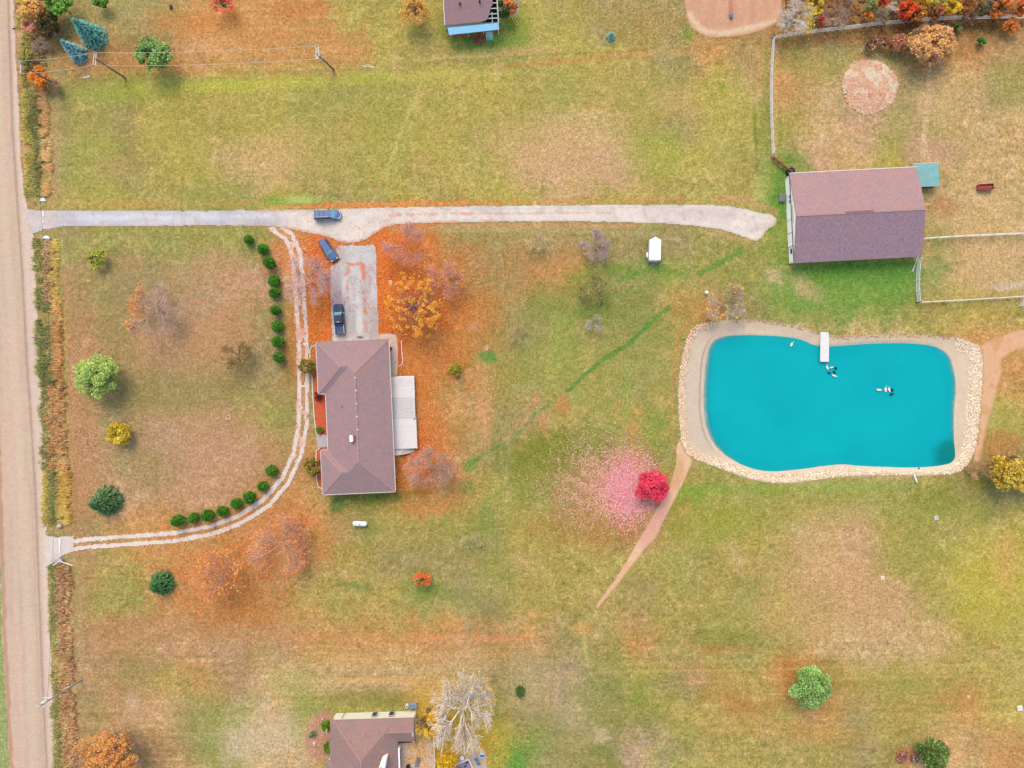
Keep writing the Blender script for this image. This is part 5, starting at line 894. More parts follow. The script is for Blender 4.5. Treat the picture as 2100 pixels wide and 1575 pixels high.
# barn
bz = 2.5; kb = (H - bz) / H / S; bc = P(1754.5, 441, bz)
br = empty('barn', (bc.x, bc.y, 0), R(2.9), 'big barn with mauve shingle roof and white west gable above the pond', 'barn')
a_h, b_h = 262 / 2 * kb, 184 / 2 * kb; zr = bz + 2.1
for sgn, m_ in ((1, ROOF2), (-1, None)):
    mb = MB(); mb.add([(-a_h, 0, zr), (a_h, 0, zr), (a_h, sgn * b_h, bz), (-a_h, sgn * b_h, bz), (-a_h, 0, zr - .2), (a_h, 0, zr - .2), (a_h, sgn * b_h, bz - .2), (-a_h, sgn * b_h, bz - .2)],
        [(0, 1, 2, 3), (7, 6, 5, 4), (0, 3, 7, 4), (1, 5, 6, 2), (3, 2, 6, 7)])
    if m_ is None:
        m_ = shingle('barn_shaded_stained_shingles', C(164, 136, 148), .72)  # darker shingle copy: south-slope shade put into the colour along with stains
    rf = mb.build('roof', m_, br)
    if sgn < 0: rf['label'] = 'roof slope with streaky stains and shade painted into its colour'
MB().bar((-2.9, .12, zr + .06), (2.4, .12, zr + .06), .3, .1).build('ridge_vent', mat('vent_brown', C(150, 110, 112), .8, .1), br)
MB().bar((-a_h, 0, zr + .02), (a_h, 0, zr + .02), .34, .05).build('ridge_cap', CAPM, br)
mb = MB().bar((-a_h, b_h + .06, bz - .04), (a_h, b_h + .06, bz - .04), .12, .14); mb.build('gutter', TRIM, br)
wx = -a_h + .12; wy = b_h - .35
mb = MB(); pl = [(-wy, 0), (wy, 0), (wy, bz - .2), (0, zr - .22), (-wy, bz - .2)]; n = 5
mb.add([(wx, y, z) for y, z in pl] + [(-wx, y, z) for y, z in pl], [(0, 1, 2, 3, 4)[::-1], (5, 6, 7, 8, 9)] + [(i, (i + 1) % n, n + (i + 1) % n, n + i) for i in range(n)]); mb.build('wall', WHITE, br)
MB().box(wx - .12, wx - .004, -wy, wy, bz - .26, bz - .08).build('eave_shadow_trim', mat('trim_shadow_grey', C(96, 92, 104), .6, .3), br)  # eave-level trim, its shadow line put into the dark colour
for y0_, y1_ in ((-.1, 2.3), (-2.6, -.15), (-5.2, -2.7)):
    d_ = MB().box(wx - .09, wx - .01, y0_, y1_, .05, bz - .3).build('sliding_door', WHITE, br)
    MB().box(wx - .11, wx - .095, y0_ - .02, y0_ + .06, .05, bz - .32).build('door_edge', METAL, d_)
window(br, (wx, -6.1, 1.35), .9, .9, 'x', -1); window(br, (wx, 4.3, 1.8), .5, .4, 'x', -1); window(br, (wx, 3.4, 1.8), .5, .4, 'x', -1)
MB().box(wx - .06, wx - .003, -.9, 2.3, bz + .35, bz + .5).build('gable_vent', METAL, br)
MB().box(wx - .10, wx + .1, wy - .08, wy + .06, 0, bz - .28).box(wx - .1, wx + .1, -wy - .06, -wy + .08, 0, bz - .28).build('corner_board', TRIM, br)
for i in range(5): window(br, (-8 + i * 4, -wy, 1.3), 1.1, .8, 'y', -1)
# lean-to with teal metal roof
lt = empty('lean_to_shed', Vector((P(1903, 358, 2.3).x, P(1903, 358, 2.3).y, 0)), R(2.9), 'small lean-to with teal roof against the northeast corner of the barn', 'shed')
tm = mat('teal_roofing', C(132, 182, 184), .7, .2, .06, 1.2); mb = MB()
mb.add([(-2.7, 2.15, 2.2), (2.3, 2.2, 2.05), (2.3, -2.25, 2.05), (-2.7, -2.25, 2.2), (-2.7, 2.15, 2.1), (2.3, 2.2, 1.95), (2.3, -2.25, 1.95), (-2.7, -2.25, 2.1)], [(3, 2, 1, 0), (4, 5, 6, 7), (0, 1, 5, 4), (2, 3, 7, 6), (1, 2, 6, 5), (3, 0, 4, 7)])
rf = mb.build('roof', tm, lt); MB().bar((-2.7, 2.22, 2.16), (2.3, 2.26, 2.02), .08, .12).build('fascia', TRIM, rf); MB().box(-2.3, 2.1, -2.0, 1.9, 0, 1.9).build('wall', mat('rust_wall', C(120, 70, 60), .8, .1), lt)
# house at the bottom edge
ez = 3.1; ke = (H - ez) / H / S
def nP(px, py): v = P(px, py, ez); return v
nb = empty('south_house', (nP(766, 1560).x, nP(766, 1560).y, 0), R(1.8), 'cream-walled house with brown shingle roof cut off by the bottom edge', 'house')
def nl(px, py):
    v = nP(px, py) - Vector((nb.location.x, nb.location.y, ez)); c, s = math.cos(-R(1.8)), math.sin(-R(1.8)); return (v.x * c - v.y * s, v.x * s + v.y * c)
rc = [(683, 814, 1473, 1680, .003), (684.5, 849, 1472, 1525, 0), (681, 800, 1518, 1690, .007), (672, 790, 1556, 1700, .011)]
mb = MB(); wl_ = MB(); rr_ = []
for k, (a, b, c, d, dz) in enumerate(rc):
    (xa, ya), (xb, yb) = nl(a, d), nl(b, c); rr_.append(hip(mb, xa, xb, ya, yb, ez + dz, .48 if k != 1 else .42, False, k == 1)); wl_.box(xa + .35 + dz * 5, xb - (.45 if k != 1 else .02) - dz * 5, ya + .4 + dz * 5, yb - .12 - dz * 5, 0, ez - .2 - dz)
rf = mb.build('roof', ROOF3, nb)
(xb, y0_), (_, y1_) = nl(849, 1525), nl(849, 1472); yc = (y0_ + y1_) / 2; zt = ez + (y1_ - y0_) / 2 * .42 - .15
wl_.add([(xb + .03, y0_ + .1, ez - .25), (xb + .03, y1_ - .1, ez - .25), (xb + .03, yc, zt), (xb - .2, y0_ + .1, ez - .25), (xb - .2, y1_ - .1, ez - .25), (xb - .2, yc, zt)], [(0, 1, 2), (5, 4, 3), (0, 2, 5, 3), (1, 4, 5, 2)])
wl_.build('wall', CREAM, nb)
yw = nl(760, 1472)[1] - .12
for px_ in (765, 800): window(nb, (nl(px_, 1472)[0], yw, 1.5), .9, 1.5, 'y', 1)
window(nb, (xb, yc, 1.6), 1.4, 1.0, 'x', 1)
MB().bar((nl(700, 1472)[0], yw + .06, 0), (nl(700, 1472)[0], yw + .06, 2.8), .1, .1).build('downspout', METAL, nb)
cx_, cy_ = nl(789, 1553); chz = MB().prism([(cx_ - .75, cy_ - .9), (cx_ + .5, cy_ - .9), (cx_ + .85, cy_ + 1.2), (cx_ - .1, cy_ + .9)], 3.2, 6.6); chn = chz.build('chimney', WHITE, rf)
MB().tube([(cx_ - .1, cy_ - .3, 6.6), (cx_ - .1, cy_ - .3, 6.95)], [.34, .3], 12).build('flue', mat('flue_metal', C(110, 90, 96), .5, .4), chn)
caps('ridge_cap', [rr_[0], rr_[1], ((*nl(683.5, 1473.5), ez), rr_[0][1])], rf, .2)
MB().tube([(nl(748, 1498)[0], nl(748, 1498)[1], 3.9), (nl(748, 1498)[0], nl(748, 1498)[1], 4.7)], .07, 8).build('vent_pipe', TRIM, rf)
(xp, yp), (xq, yq) = nl(812, 1600), nl(819, 1535); MB().box(xp, xq, yp, yq, 2.0, 3.0).build('white_bay', WHITE, nb); MB().box(xq + .01, xq + .04, yp + 2, yq - .6, 2.2, 2.8).build('bay_window', DARKG, nb)
mb = MB().box(*(nl(668, 1524)[0], nl(671, 1524)[0]), nl(0, 1528)[1], nl(0, 1518)[1], 2.6, 2.9); mb.build('porch_beam', mat('porch_tan', C(190, 160, 146), .8, .1), nb)
ndk = empty('cream_deck', P(856, 1545), R(1.8), 'cream boarded deck behind the bottom-edge house, strewn with yellow leaves', 'deck')
DKM = mat('cream_deck_boards', C(222, 198, 184), .8, .1, .08, 2.5, stretch=(9, .8, 1)); mb = MB()
for i in range(52):
    x = -4.1 + i * .145; y1_ = 2.3 if x < -.2 else 4.3; mb.box(x, x + .13, -8, y1_, .35, .4 + .006 * (i % 3))
mb.build('deck_boards', DKM, ndk); mb = MB()
mb.bar((3.5, 4.3, 1.2), (3.5, -8, 1.2), .09, .06)
for i in range(8): mb.box(3.46, 3.54, 4.2 - i * 1.6, 4.28 - i * 1.6, 0, 1.17)
mb.build('railing', TRIM, ndk)
litter(900, 862, 1532, 34, 60, [(240, 196, 90), (230, 180, 80)], .2, 'yellow leaves lying on the cream deck', z=.44)
# brown-roofed house at the top edge
nz = 3.0; nh = empty('north_house', (P(964, 0, nz).x, P(964, 0, nz).y, 0), R(2.4), 'old brown-roofed house with a torn roof corner and blue metal awning at the top edge', 'house')
kn = (H - nz) / H / S
rag = [(40, 30), (42, 22), (46, 18), (46, 8), (50, 2), (50, -12)]
poly = [(-53, 52), (20, 49), (32, 46), (38, 36)] + [(x + 0, y) for x, y in rag] + [(54, -20), (54, -40), (-53, -40)]
sl_ = .20; zf = lambda v: nz + .5 + (52 - v) * kn * sl_
mb = MB(); pts = [(u * kn, -v * kn) for u, v in poly]; mb.prism(pts[::-1], [zf(v) - .12 for u, v in poly][::-1], [zf(v) for u, v in poly][::-1]); rf = mb.build('roof', ROOF4, nh)
mb = MB(); 
for v in (4, 14, 24, 34, 42): mb.bar((26 * kn, -v * kn, zf(v) - .22), (55 * kn, -v * kn, zf(v) - .22), .16, .12)
mb.bar((54.5 * kn, 20 * kn, zf(-20) - .2), (56.5 * kn, -52 * kn, zf(52) - .2), .22, .14); mb.bar((44 * kn, -30 * kn, zf(30) - .3), (44 * kn, -52 * kn, zf(52) - .3), .14, .1); mb.build('rafter', mat('bare_rafters', C(186, 196, 196), .8, .1), nh)
MB().box(-5.0, 5.0, -4.0, 6, 0, 2.6).build('wall', mat('pale_blue_siding', C(176, 190, 200), .7, .2), nh)
MB().box(1.8, 5.0, -4.2, .8, 2.62, 2.66).build('attic_shade_sheet', mat('attic_shade_black', C(26, 26, 28), 1, .05), nh)  # near-black sheet paints the unlit interior below the torn roof
tin = mat('blue_metal_roofing', C(140, 196, 230, 1.25), .45, .4, .10, 3, stretch=(12, .6, 1)); mb = MB()
mb.add([(-48 * kn, -56 * kn, 3.2), (56 * kn, -50 * kn, 3.2), (57 * kn, -62 * kn, 2.85), (-46 * kn, -69 * kn, 2.85)] + [(-48 * kn, -56 * kn, 3.14), (56 * kn, -50 * kn, 3.14), (57 * kn, -62 * kn, 2.79), (-46 * kn, -69 * kn, 2.79)], [(3, 2, 1, 0), (4, 5, 6, 7), (0, 1, 5, 4), (1, 2, 6, 5), (2, 3, 7, 6), (3, 0, 4, 7)])
aw = mb.build('awning', tin, nh); mb = MB()
for i in range(26): f = i / 25; mb.bar(((-48 + 104 * f) * kn, (-56 + 6 * f) * kn, 3.22), ((-46 + 103 * f) * kn, (-69 + 7 * f) * kn, 2.87), .05, .04)
mb.build('awning_rib', tin, aw); mb = MB()
for u in (-44, -8, 24, 55): mb.box(u * kn, u * kn + .12, -58 * kn, -58 * kn + .12, 0, 2.9)
mb.build('awning_post', TRIM, nh)
MB().bar((-53.6 * kn, -52 * kn, zf(52) - .05), (-53.6 * kn, 40 * kn, zf(-40) - .05), .12, .16).build('white_fascia', TRIM, rf)
MB().bar((-53 * kn, -1 * kn + .1, zf(0) + .06), (30 * kn, 5 * kn, zf(-5) + .06), .35, .06).build('ridge_flashing', GUT, rf)
for u, v in ((-20, 16), (20, 13)): MB().tube([(u * kn, -v * kn, zf(v) - .1), (u * kn, -v * kn, zf(v) + .6)], .17, 10).build('roof_pipe', BLACK, rf)
MB().bar((46 * kn, -4 * kn, 1), (57 * kn, -54 * kn, 1), .05, .3).build('torn_tarp', METAL, nh)
hp = empty('hatch_table', P(1003.5, 74.5), R(3), 'teal and white slatted panel lying on the grass beside the red bark bed', 'panel')
MB().box(-.7, .7, -.25, .85, .05, .14).build('panel_top', mat('pale_aqua', C(206, 230, 226), .6, .2, .1, 5), hp); MB().box(-.7, .7, -.85, -.27, .05, .15).build('panel_base', mat('aqua_paint', C(90, 206, 190), .6, .2), hp)
def ladder(name, a, b, w, col, label, n=9, z=.15):
    A_, B_ = P(*a, z), P(*b, z); d = (B_ - A_); nrm = Vector((-d.y, d.x, 0)).normalized() * w / 2; r = empty(name, (A_ + B_) / 2, 0, label, 'ladder', 'ladders beside the north house'); o_ = r.location
    for s in (1, -1): MB().bar(A_ + nrm * s - o_, B_ + nrm * s - o_, .10, .08).build('side_rail', col, r)
    mb = MB()
    for i in range(n): p_ = A_ + d * (i + .5) / n - o_; mb.bar(p_ - nrm, p_ + nrm, .09, .06)
    mb.build('rung', col, r)
ladder('metal_ladder', (1061, -6), (1057, 36), .5, METAL, 'long silver ladder lying at the top edge right of the copper tree', 13)
ladder('yellow_ladder', (1051, 33), (1062, 53), .5, mat('yellow_paint', C(240, 206, 60), .5, .3), 'short yellow ladder lying below the silver one', 4)

# ------------------------------------------------------------------ vehicles
def shade(c): return mat('paint_%02x%02x%02x' % c, C(*c), .25, .6, .04)
GLASS = mat('windscreen', C(120, 172, 200), .08, .7, .15); SIDEG = mat('side_glass', C(26, 30, 40), .08, .6, .1); CHR = mat('chrome', C(226, 228, 232), .25, .6, .03, metal=.6)
RED = mat('tail_lamp', C(150, 24, 24), .3, .5); LAMP = mat('lamp_glass', C(230, 234, 238), .15, .6)
def ring(x, w, zb, zt): return [Vector((x, y, z)) for y, z in ((-w * .9, zb), (-w, zb + .14), (-w, zb + (zt - zb) * .62), (-w * .95, zt - .07), (-w * .84, zt), (0, zt + .035), (w * .84, zt), (w * .95, zt - .07), (w, zb + (zt - zb) * .62), (w, zb + .14), (w * .9, zb))]
def vehicle(name, px, py, head, L, W, Hh, style, c, label, cat):
    r = empty(name, P(px, py, .0), R(head), label, cat); pt = shade(c); w = W / 2; l = L / 2; belt = .98 if style != 'pickup' else 1.12; hood = belt - .06
    if style == 'van': st = [(-l, .86, .45, .8), (-l + .12, .97, .3, belt), (-l + .5, 1, .26, belt + .02), (0, 1, .26, belt), (l - 1.3, 1, .26, belt), (l - .75, .97, .28, hood - .02), (l - .3, .86, .32, hood - .16), (l - .08, .68, .4, .66), (l, .5, .45, .58)]; cab = (-l + .10, -l + .35, l - 1.95, l - 1.05)
    elif style == 'suv': st = [(-l, .8, .45, .8), (-l + .12, .94, .3, belt), (-l + .5, 1, .26, belt), (0, 1, .26, belt), (l - 1.3, 1, .26, hood), (l - .5, .93, .28, hood - .06), (l - .12, .8, .36, hood - .2), (l, .66, .45, .62)]; cab = (-l + .2, -l + .55, l - 2.15, l - 1.5)
    else: st = [(-l + 1.72, 1, .35, belt), (0, 1, .34, belt), (l - 1.35, 1, .34, hood + .04), (l - .4, .96, .34, hood + .02), (l - .1, .88, .4, hood - .12), (l, .78, .45, .7)]; cab = (-.98, -.78, l - 2.25, l - 1.62)
    body = MB().loft([ring(x, w * f, zb, zt) for x, f, zb, zt in st]).build('body', pt, r, bevel=.02, smooth=False)
    xr, xrt, xft, xf = cab; wb, wt = w * .93, w * .74
    bt = [(xr, -wb), (xf, -wb * .96), (xf, wb * .96), (xr, wb)]; tp = [(xrt, -wt), (xft, -wt), (xft, wt), (xrt, wt)]
    vb = [Vector((*p, belt - .03)) for p in bt] + [Vector((*p, Hh)) for p in tp]
    MB().add(vb, [(4, 5, 6, 7), (0, 1, 5, 4), (2, 3, 7, 6), (1, 2, 6, 5), (3, 0, 4, 7)]).build('cabin', pt, r, bevel=.05)
    def panel(nm, i, m, s0=.06, s1=.94, t0=.08, t1=.94, o=.015):
        a, b, c_, d = (vb[k] for k in i); n = (b - a).cross(d - a).normalized() * o
        q = lambda s, t: (a * (1 - s) + b * s) * (1 - t) + (d * (1 - s) + c_ * s) * t
        vv = [q(s0, t0), q(s1, t0), q(s1, t1), q(s0, t1)]; MB().add([v + n for v in vv] + [v - n * .5 for v in vv], [(0, 1, 2, 3), (7, 6, 5, 4)] + [(k, 4 + k, 4 + (k + 1) % 4, (k + 1) % 4) for k in range(4)]).build(nm, m, r)
    panel('windshield', (1, 2, 6, 5), GLASS, .05, .95, .04, .93); panel('rear_window', (3, 0, 4, 7), SIDEG)
    k_ = 3 if style == 'van' else 2
    for j in range(k_):
        panel('side_window', (0, 1, 5, 4), SIDEG, .03 + j * .95 / k_, .0 + (j + .93) * .97 / k_, .14, .9); panel('side_window', (2, 3, 7, 6), SIDEG, .03 + j * .95 / k_, (j + .93) * .97 / k_, .14, .9)
    seam = MB()
    if style == 'van':
        for f in (.32, .62): x = xrt + (xft - xrt) * f; seam.box(x - .03, x + .03, -wt * .95, wt * .95, Hh + .003, Hh + .02)
        seam.build('roof_seam', SIDEG, r)
    if style in ('van', 'suv'):
        for s in (1, -1): MB().bar((xrt + .2, s * wt * .9, Hh + .07), (xft - .3, s * wt * .9, Hh + .07), .06, .05).build('roof_rail', CHR if style == 'van' else SIDEG, r)
    for s in (1, -1):
        MB().box(xf - .35, xf - .15, s * w if s > 0 else -w - .2, w + .2 if s > 0 else -w, belt + .02, belt + .2).build('mirror', CHR if style == 'pickup' else pt, r, bevel=.03)
        x = l - .16 if style == 'pickup' else l - .24; MB().box(x - .08, x + .14, s * w * .62 - .18, s * w * .62 + .18, .62, .78).build('headlight', LAMP, r, bevel=.03)
        MB().box(-l - .02, -l + .1, s * w * .74 - .1, s * w * .74 + .1, .7, 1.0).build('tail_light', RED, r, bevel=.02)
        for x in (l - 1.0, -l + 1.05):
            wr = .36 if style != 'pickup' else .42; tyre = MB().tube([(x, s * (w - .2), wr), (x, s * (w + .015), wr)], wr, 18).build('wheel', BLACK, r)
            MB().tube([(x, s * (w + .017), wr), (x, s * (w + .03), wr)], wr * .62, 14).build('rim', CHR, tyre)
    MB().loft([ring(l + .005, w * .60, .40, .56), ring(l + .05, w * .52, .42, .54)]).build('front_bumper', CHR if style != 'suv' else pt, r)
    if style == 'van':
        arc = [(l - .62, .88), (l - .38, .80), (l - .17, .62), (l - .04, .3), (l, 0)]; pts = [(x, -w * f, .86) for x, f in arc] + [(x, w * f, .86) for x, f in arc[::-1][1:]]
        MB().tube(pts, .05, 6).build('front_trim', CHR, r); MB().bar((-l + .5, -w * 1.01, .9), (l - 1.7, -w * 1.01, .9), .05, .08).build('side_trim', CHR, r)
    if style == 'pickup':
        z0_, x0_, x1_ = .34, -l + .1, -l + 1.74
        b_ = MB(); b_.box(x0_, x1_ - .002, -w * .98, w * .98, .4, .78); b_.box(x0_, x1_ - .002, -w * .98, -w * .8, .781, belt); b_.box(x0_, x1_ - .002, w * .8, w * .98, .781, belt); b_.box(x0_ - .08, x0_ - .002, -w * .97, w * .97, .42, belt); b_.build('truck_bed', pt, r, bevel=.02)
        MB().box(x0_ + .02, x1_ - .03, -w * .78, w * .78, .782, .83).build('bed_liner', mat('bed_liner', C(64, 86, 130), .5, .4, .3, 2), r)
        for s in (1, -1): MB().box(x0_, x1_ - .02, s * w * .88 - .06, s * w * .88 + .06, belt + .002, belt + .07).build('bed_rail', CHR, r)
        MB().box(xrt + .05, xrt + .2, -.22, .22, Hh + .002, Hh + .06).build('cab_light', CHR, r)
    return r
vehicle('minivan', 673.5, 442.5, 1, 5.2, 1.98, 1.75, 'van', (92, 112, 160), 'dark blue minivan driving east on the gravel driveway', 'van')
vehicle('suv', 675, 514, -56, 4.85, 1.9, 1.68, 'suv', (84, 106, 150), 'dark blue SUV parked aslant at the corner of the parking pad', 'car')
vehicle('pickup_truck', 697.5, 655, 94, 5.9, 2.0, 1.85, 'pickup', (26, 34, 64), 'black pickup truck with silver bed rails parked before the garage', 'truck')
# white enclosed trailer
tr = empty('cargo_trailer', P(1339, 512.5), R(-1.5), 'white enclosed trailer with pointed nose on the lawn below the driveway', 'trailer')
body = [(-1.1, -2.3), (1.1, -2.3), (1.1, 1.5), (0, 2.15), (-1.1, 1.5)]; WT = mat('white_trailer_roof', C(250, 251, 253), .4, .4, .01)
MB().prism(body, .5, 2.1).build('body', mat('trailer_side', C(196, 200, 206), .4, .4, .03), tr, bevel=.02); MB().prism([(x * 1.02, y * 1.012) for x, y in body], 2.105, 2.16).build('roof', WT, tr, bevel=.02)
for s in (1, -1):
    MB().tube([(s * 1.16, -1.75, .6), (s * 1.22, -1.5, .78), (s * 1.22, -.9, .78), (s * 1.16, -.65, .6)], [.12, .2, .2, .12], 8).build('fender', WHITE, tr, smooth=True)
    for y in (-1.5, -.85): MB().tube([(s * 1.12, y, .32), (s * 1.3, y, .32)], .31, 14).build('wheel', BLACK, tr)
MB().bar((-.6, 1.7, .45), (0, 3.0, .45), .08, .1).bar((.6, 1.7, .45), (0, 3.0, .45), .08, .1).build('tow_bar', METAL, tr); MB().tube([(0, 2.6, .1), (0, 2.6, .9)], .06, 8).build('jack', METAL, tr)
MB().box(-.95, .95, -2.34, -2.305, .6, 2.0).build('rear_door', WHITE, tr); MB().box(-1.0, .8, -2.62, -2.36, .4, .5).build('rear_bumper', METAL, tr)
# propane tank
tk = empty('propane_tank', P(740, 1072), R(-2), 'white propane tank lying on the lawn south of the house', 'tank')
MB().tube([(-1.42, 0, .85), (-1.36, 0, .85), (-1.2, 0, .85), (-.95, 0, .85), (.95, 0, .85), (1.2, 0, .85), (1.36, 0, .85), (1.42, 0, .85)], [.08, .28, .43, .5, .5, .43, .28, .08], 20).build('tank_body', WT, tk, smooth=True)
MB().tube([(0, 0, 1.33), (0, 0, 1.48)], [.14, .12], 10).build('valve_dome', METAL, tk)
for x in (-.8, .8): MB().box(x - .08, x + .08, -.35, .35, 0, .5).build('saddle', CONC, tk)

# ------------------------------------------------------------------ fences, poles and small things
VIN = mat('white_vinyl', C(240, 242, 244), .5, .3, .02)
def fence(name, pts, label, n, h=1.6, rails=3, group='white rail fences round the paddocks'):
    P3 = [P(x, y) for x, y in pts]; o_ = P3[0].copy(); r = empty(name, o_, 0, label, 'fence', group); ln = [0]
    for a, b in zip(P3[:-1], P3[1:]): ln.append(ln[-1] + (b - a).length)
    def at(s):
        for i in range(len(P3) - 1):
            if s <= ln[i + 1] + 1e-6: return P3[i].lerp(P3[i + 1], (s - ln[i]) / (ln[i + 1] - ln[i]))
        return P3[-1]
    Q = [at(ln[-1] * i / n) - o_ for i in range(n + 1)]
    for q_ in Q: MB().box(q_.x - .065, q_.x + .065, q_.y - .065, q_.y + .065, 0, h + .05).build('post', VIN, r)
    for k in range(rails):
        z = h * (.92 - .32 * k); mb = MB()
        for a, b in zip(Q[:-1], Q[1:]): mb.bar((a.x, a.y, z + rng.normal() * .01), (b.x, b.y, z + rng.normal() * .01), .07, .12)
        mb.build('rail', VIN, r)
    return r
fence('rail_fence', [(1583, 81), (1640, 72), (1800, 53), (1930, 42), (2020, 40), (2140, 38), (2260, 34)], 'white three-rail fence running below the woodland', 24)
fence('rail_fence', [(1583, 81), (1579, 140), (1578, 230), (1582, 318)], 'white three-rail fence down the west side of the paddock', 9)
fence('rail_fence', [(1888, 491), (1960, 486), (2100, 480), (2260, 474)], 'white three-rail fence running east from the middle of the barn', 13)
fence('rail_fence', [(1880, 531), (1877, 560), (1876, 590), (1879, 621)], 'short white three-rail fence south from the barn corner', 4)
fence('rail_fence', [(1879, 621), (1960, 617), (2092, 609)], 'white three-rail fence along the south side of the lower paddock', 8)
fence('rail_fence', [(2098, 610), (2088, 628)], 'white gate section standing open at the right edge', 2, group=None)
gt = empty('leaning_gate', P(1872, 545), 0, 'white gate leaning against the barn corner', 'gate')
MB().bar((.45, 1.5, 1.1), (-.3, -1.2, .15), .09, .07).bar((.55, 1.5, .5), (.0, -1.2, .1), .07, .06).build('gate_bar', VIN, gt)
# rust brown board gate
g0, g1 = P(1583, 326), P(1618, 355); d = g1 - g0; bg_ = empty('board_gate', g0, 0, 'rust brown board fence between the white fence and the barn', 'gate'); RUST = mat('rust_boards', C(176, 108, 84), .9, .1, .14, 3)
for i in range(4): q_ = d * i / 3; MB().box(q_.x - .08, q_.x + .08, q_.y - .08, q_.y + .08, 0, 1.5).build('post', RUST, bg_)
for z in (.35, .75, 1.15): MB().bar((0, 0, z), (d.x, d.y, z), .07, .26).build('board', RUST, bg_)
tag(MB().tube([P(1619, 354), P(1619, 354) + Vector((0, 0, .9)), P(1619, 354) + Vector((0, 0, .92))], [.85, .8, .7], 18).build('water_trough', mat('black_plastic', C(18, 20, 30), .4, .4)), 'round black tub at the northwest corner of the barn', 'tub')
tb = empty('utility_cart', P(1601.5, 407.5), 0, 'grey metal cart with two lids on the grass west of the barn', 'cart')
MB().box(-.45, .5, -.7, .7, .2, .75).build('cart_box', METAL, tb, bevel=.05); MB().box(-.4, .1, -.62, .62, .752, .8).box(.14, .45, -.62, .62, .752, .78).build('lid', mat('cart_lid', C(120, 124, 140), .5, .3), tb)
fd = empty('hay_feeder', P(2016.5, 385.5), R(3), 'dark red wooden feeder in the paddock east of the teal lean-to', 'feeder'); FR = mat('dark_red_boards', C(186, 96, 92), .8, .1, .1, 3)
MB().box(-1.4, 1.4, -.5, .5, .35, .5).build('trough_floor', FR, fd); MB().box(-1.4, 1.4, -.56, -.5, .3, .95).box(-1.4, 1.4, .5, .56, .3, .95).box(-1.46, -1.4, -.5, .5, .3, .95).box(1.4, 1.46, -.5, .5, .3, .95).box(-1.4, 1.4, -.06, .06, .85, .92).build('side_board', FR, fd)
for x, y in ((-1.3, -.45), (1.3, -.45), (-1.3, .45), (1.3, .45)): MB().box(x - .06, x + .06, y - .06, y + .06, 0, .34).build('leg', FR, fd)
# dock
dz = .12; dkk = empty('dock', P(1690.5, 711), R(-.6), 'white plank dock reaching into the turquoise pond', 'dock'); PLK = mat('white_planks', C(238, 236, 240), .7, .2, .06, 2.2, stretch=(.6, 5, 1)); mb = MB()
for i in range(38): y = 2.85 - .02 - i * .152; x_ = .80 if i < 6 else .83; o_ = -.04 if i < 6 else .03; mb.box(-x_ + o_, x_ + o_, y - .146, y, dz - .04 + .01 * (i % 2), dz + .008 * (i % 3))
mb.build('planks', PLK, dkk); MB().box(-.78, -.68, -2.8, 2.7, dz - .25, dz - .05).box(.70, .80, -2.8, 2.7, dz - .25, dz - .05).build('beam', WEATH, dkk)
for x, y in ((-.9, -2.7), (.9, -2.7), (-.9, 0), (.9, 0)): MB().tube([(x, y, -1.6), (x, y, .26 if x < 0 else .1)], .05, 8).build('dock_post', METAL, dkk)
# water birds
def bird(px, py, ang, white, label, s=1.0, g='ducks and geese on the pond'):
    c = (246, 248, 250) if white else (30, 34, 44); m_ = mat('white_plumage' if white else 'dark_plumage', C(*c), .7, .2, .04 if white else .3, 6); r = empty('duck', P(px, py, WATER_Z) , R(ang), label, 'duck', g); r.scale = (s, s, s)
    prof = [(-.46, .015, .17), (-.36, .06, .15), (-.2, .135, .10), (0, .17, .08), (.16, .14, .10), (.24, .075, .18), (.27, .05, .28), (.31, .05, .36), (.37, .055, .40), (.43, .035, .39)]
    MB().loft([[Vector((x, math.cos(a) * rr, z + math.sin(a) * rr * .8)) for a in [i * math.pi / 4 for i in range(8)]] for x, rr, z in prof]).build('body', m_, r, smooth=True)
    MB().tube([(.44, 0, .385), (.52, 0, .37)], [.025, .012], 6).build('beak', mat('orange_beak', C(226, 140, 50), .5, .3), r)
    for s_ in (1, -1): MB().loft([[Vector((x, s_ * (.13 + .02 * t_) , .16 + t_ * hh)) for t_, hh in ((-1, .06), (0, .07), (1, .04))] for x, in ((.1,), (-.1,), (-.34,))], caps=False).build('wing', m_, r)
for a in [(1623, 706, 60, 1, 'white duck swimming alone near the north shore', 1.25), (1695.5, 753, 110, 1, 'white duck nearest the end of the dock', 1.35), (1705, 753.5, 10, 1, 'small white and dark duck right of the one nearest the dock', .95), (1712.5, 754.5, 130, 0, 'dark duck at the right of the group below the dock', 1.0),
          (1710, 763, 120, 0, 'dark duck just above the lowest white duck of the dock group', 1.05), (1700, 765, -20, 0, 'dark duck with a pale rump at the lower left of the dock group', .9), (1710, 770.5, -25, 1, 'lowest white duck of the group below the dock', 1.2),
          (1801, 799.5, 180, 1, 'leftmost white duck of the group in mid pond', 1.4), (1815, 798, 92, 1, 'middle white duck of the group in mid pond', 1.45), (1822, 798, 105, 1, 'white duck beside the two dark ones in mid pond', 1.35), (1828.5, 799.5, 120, 0, 'dark duck right of the three white ones in mid pond', 1.0), (1828, 808.5, 25, 0, 'dark duck lowest of the mid-pond group', 1.1), (1883, 962, 80, 0, 'dark duck at the water line of the south bank', 1.1)]: bird(*a)
o = MB().loft([[P(1877, 980, .12) + Vector((x * .35 + y * w_, x * -1.0 + y * w_ * .3, z)) for y, z in ((-1, 0), (1, 0), (.8, .14), (-.8, .14))] for x, w_ in ((-1.0, .06), (-.4, .16), (.3, .18), (1.0, .05))]).build('small_boat', VIN); tag(o, 'narrow white kayak-like board on the south bank of the pond', 'board')
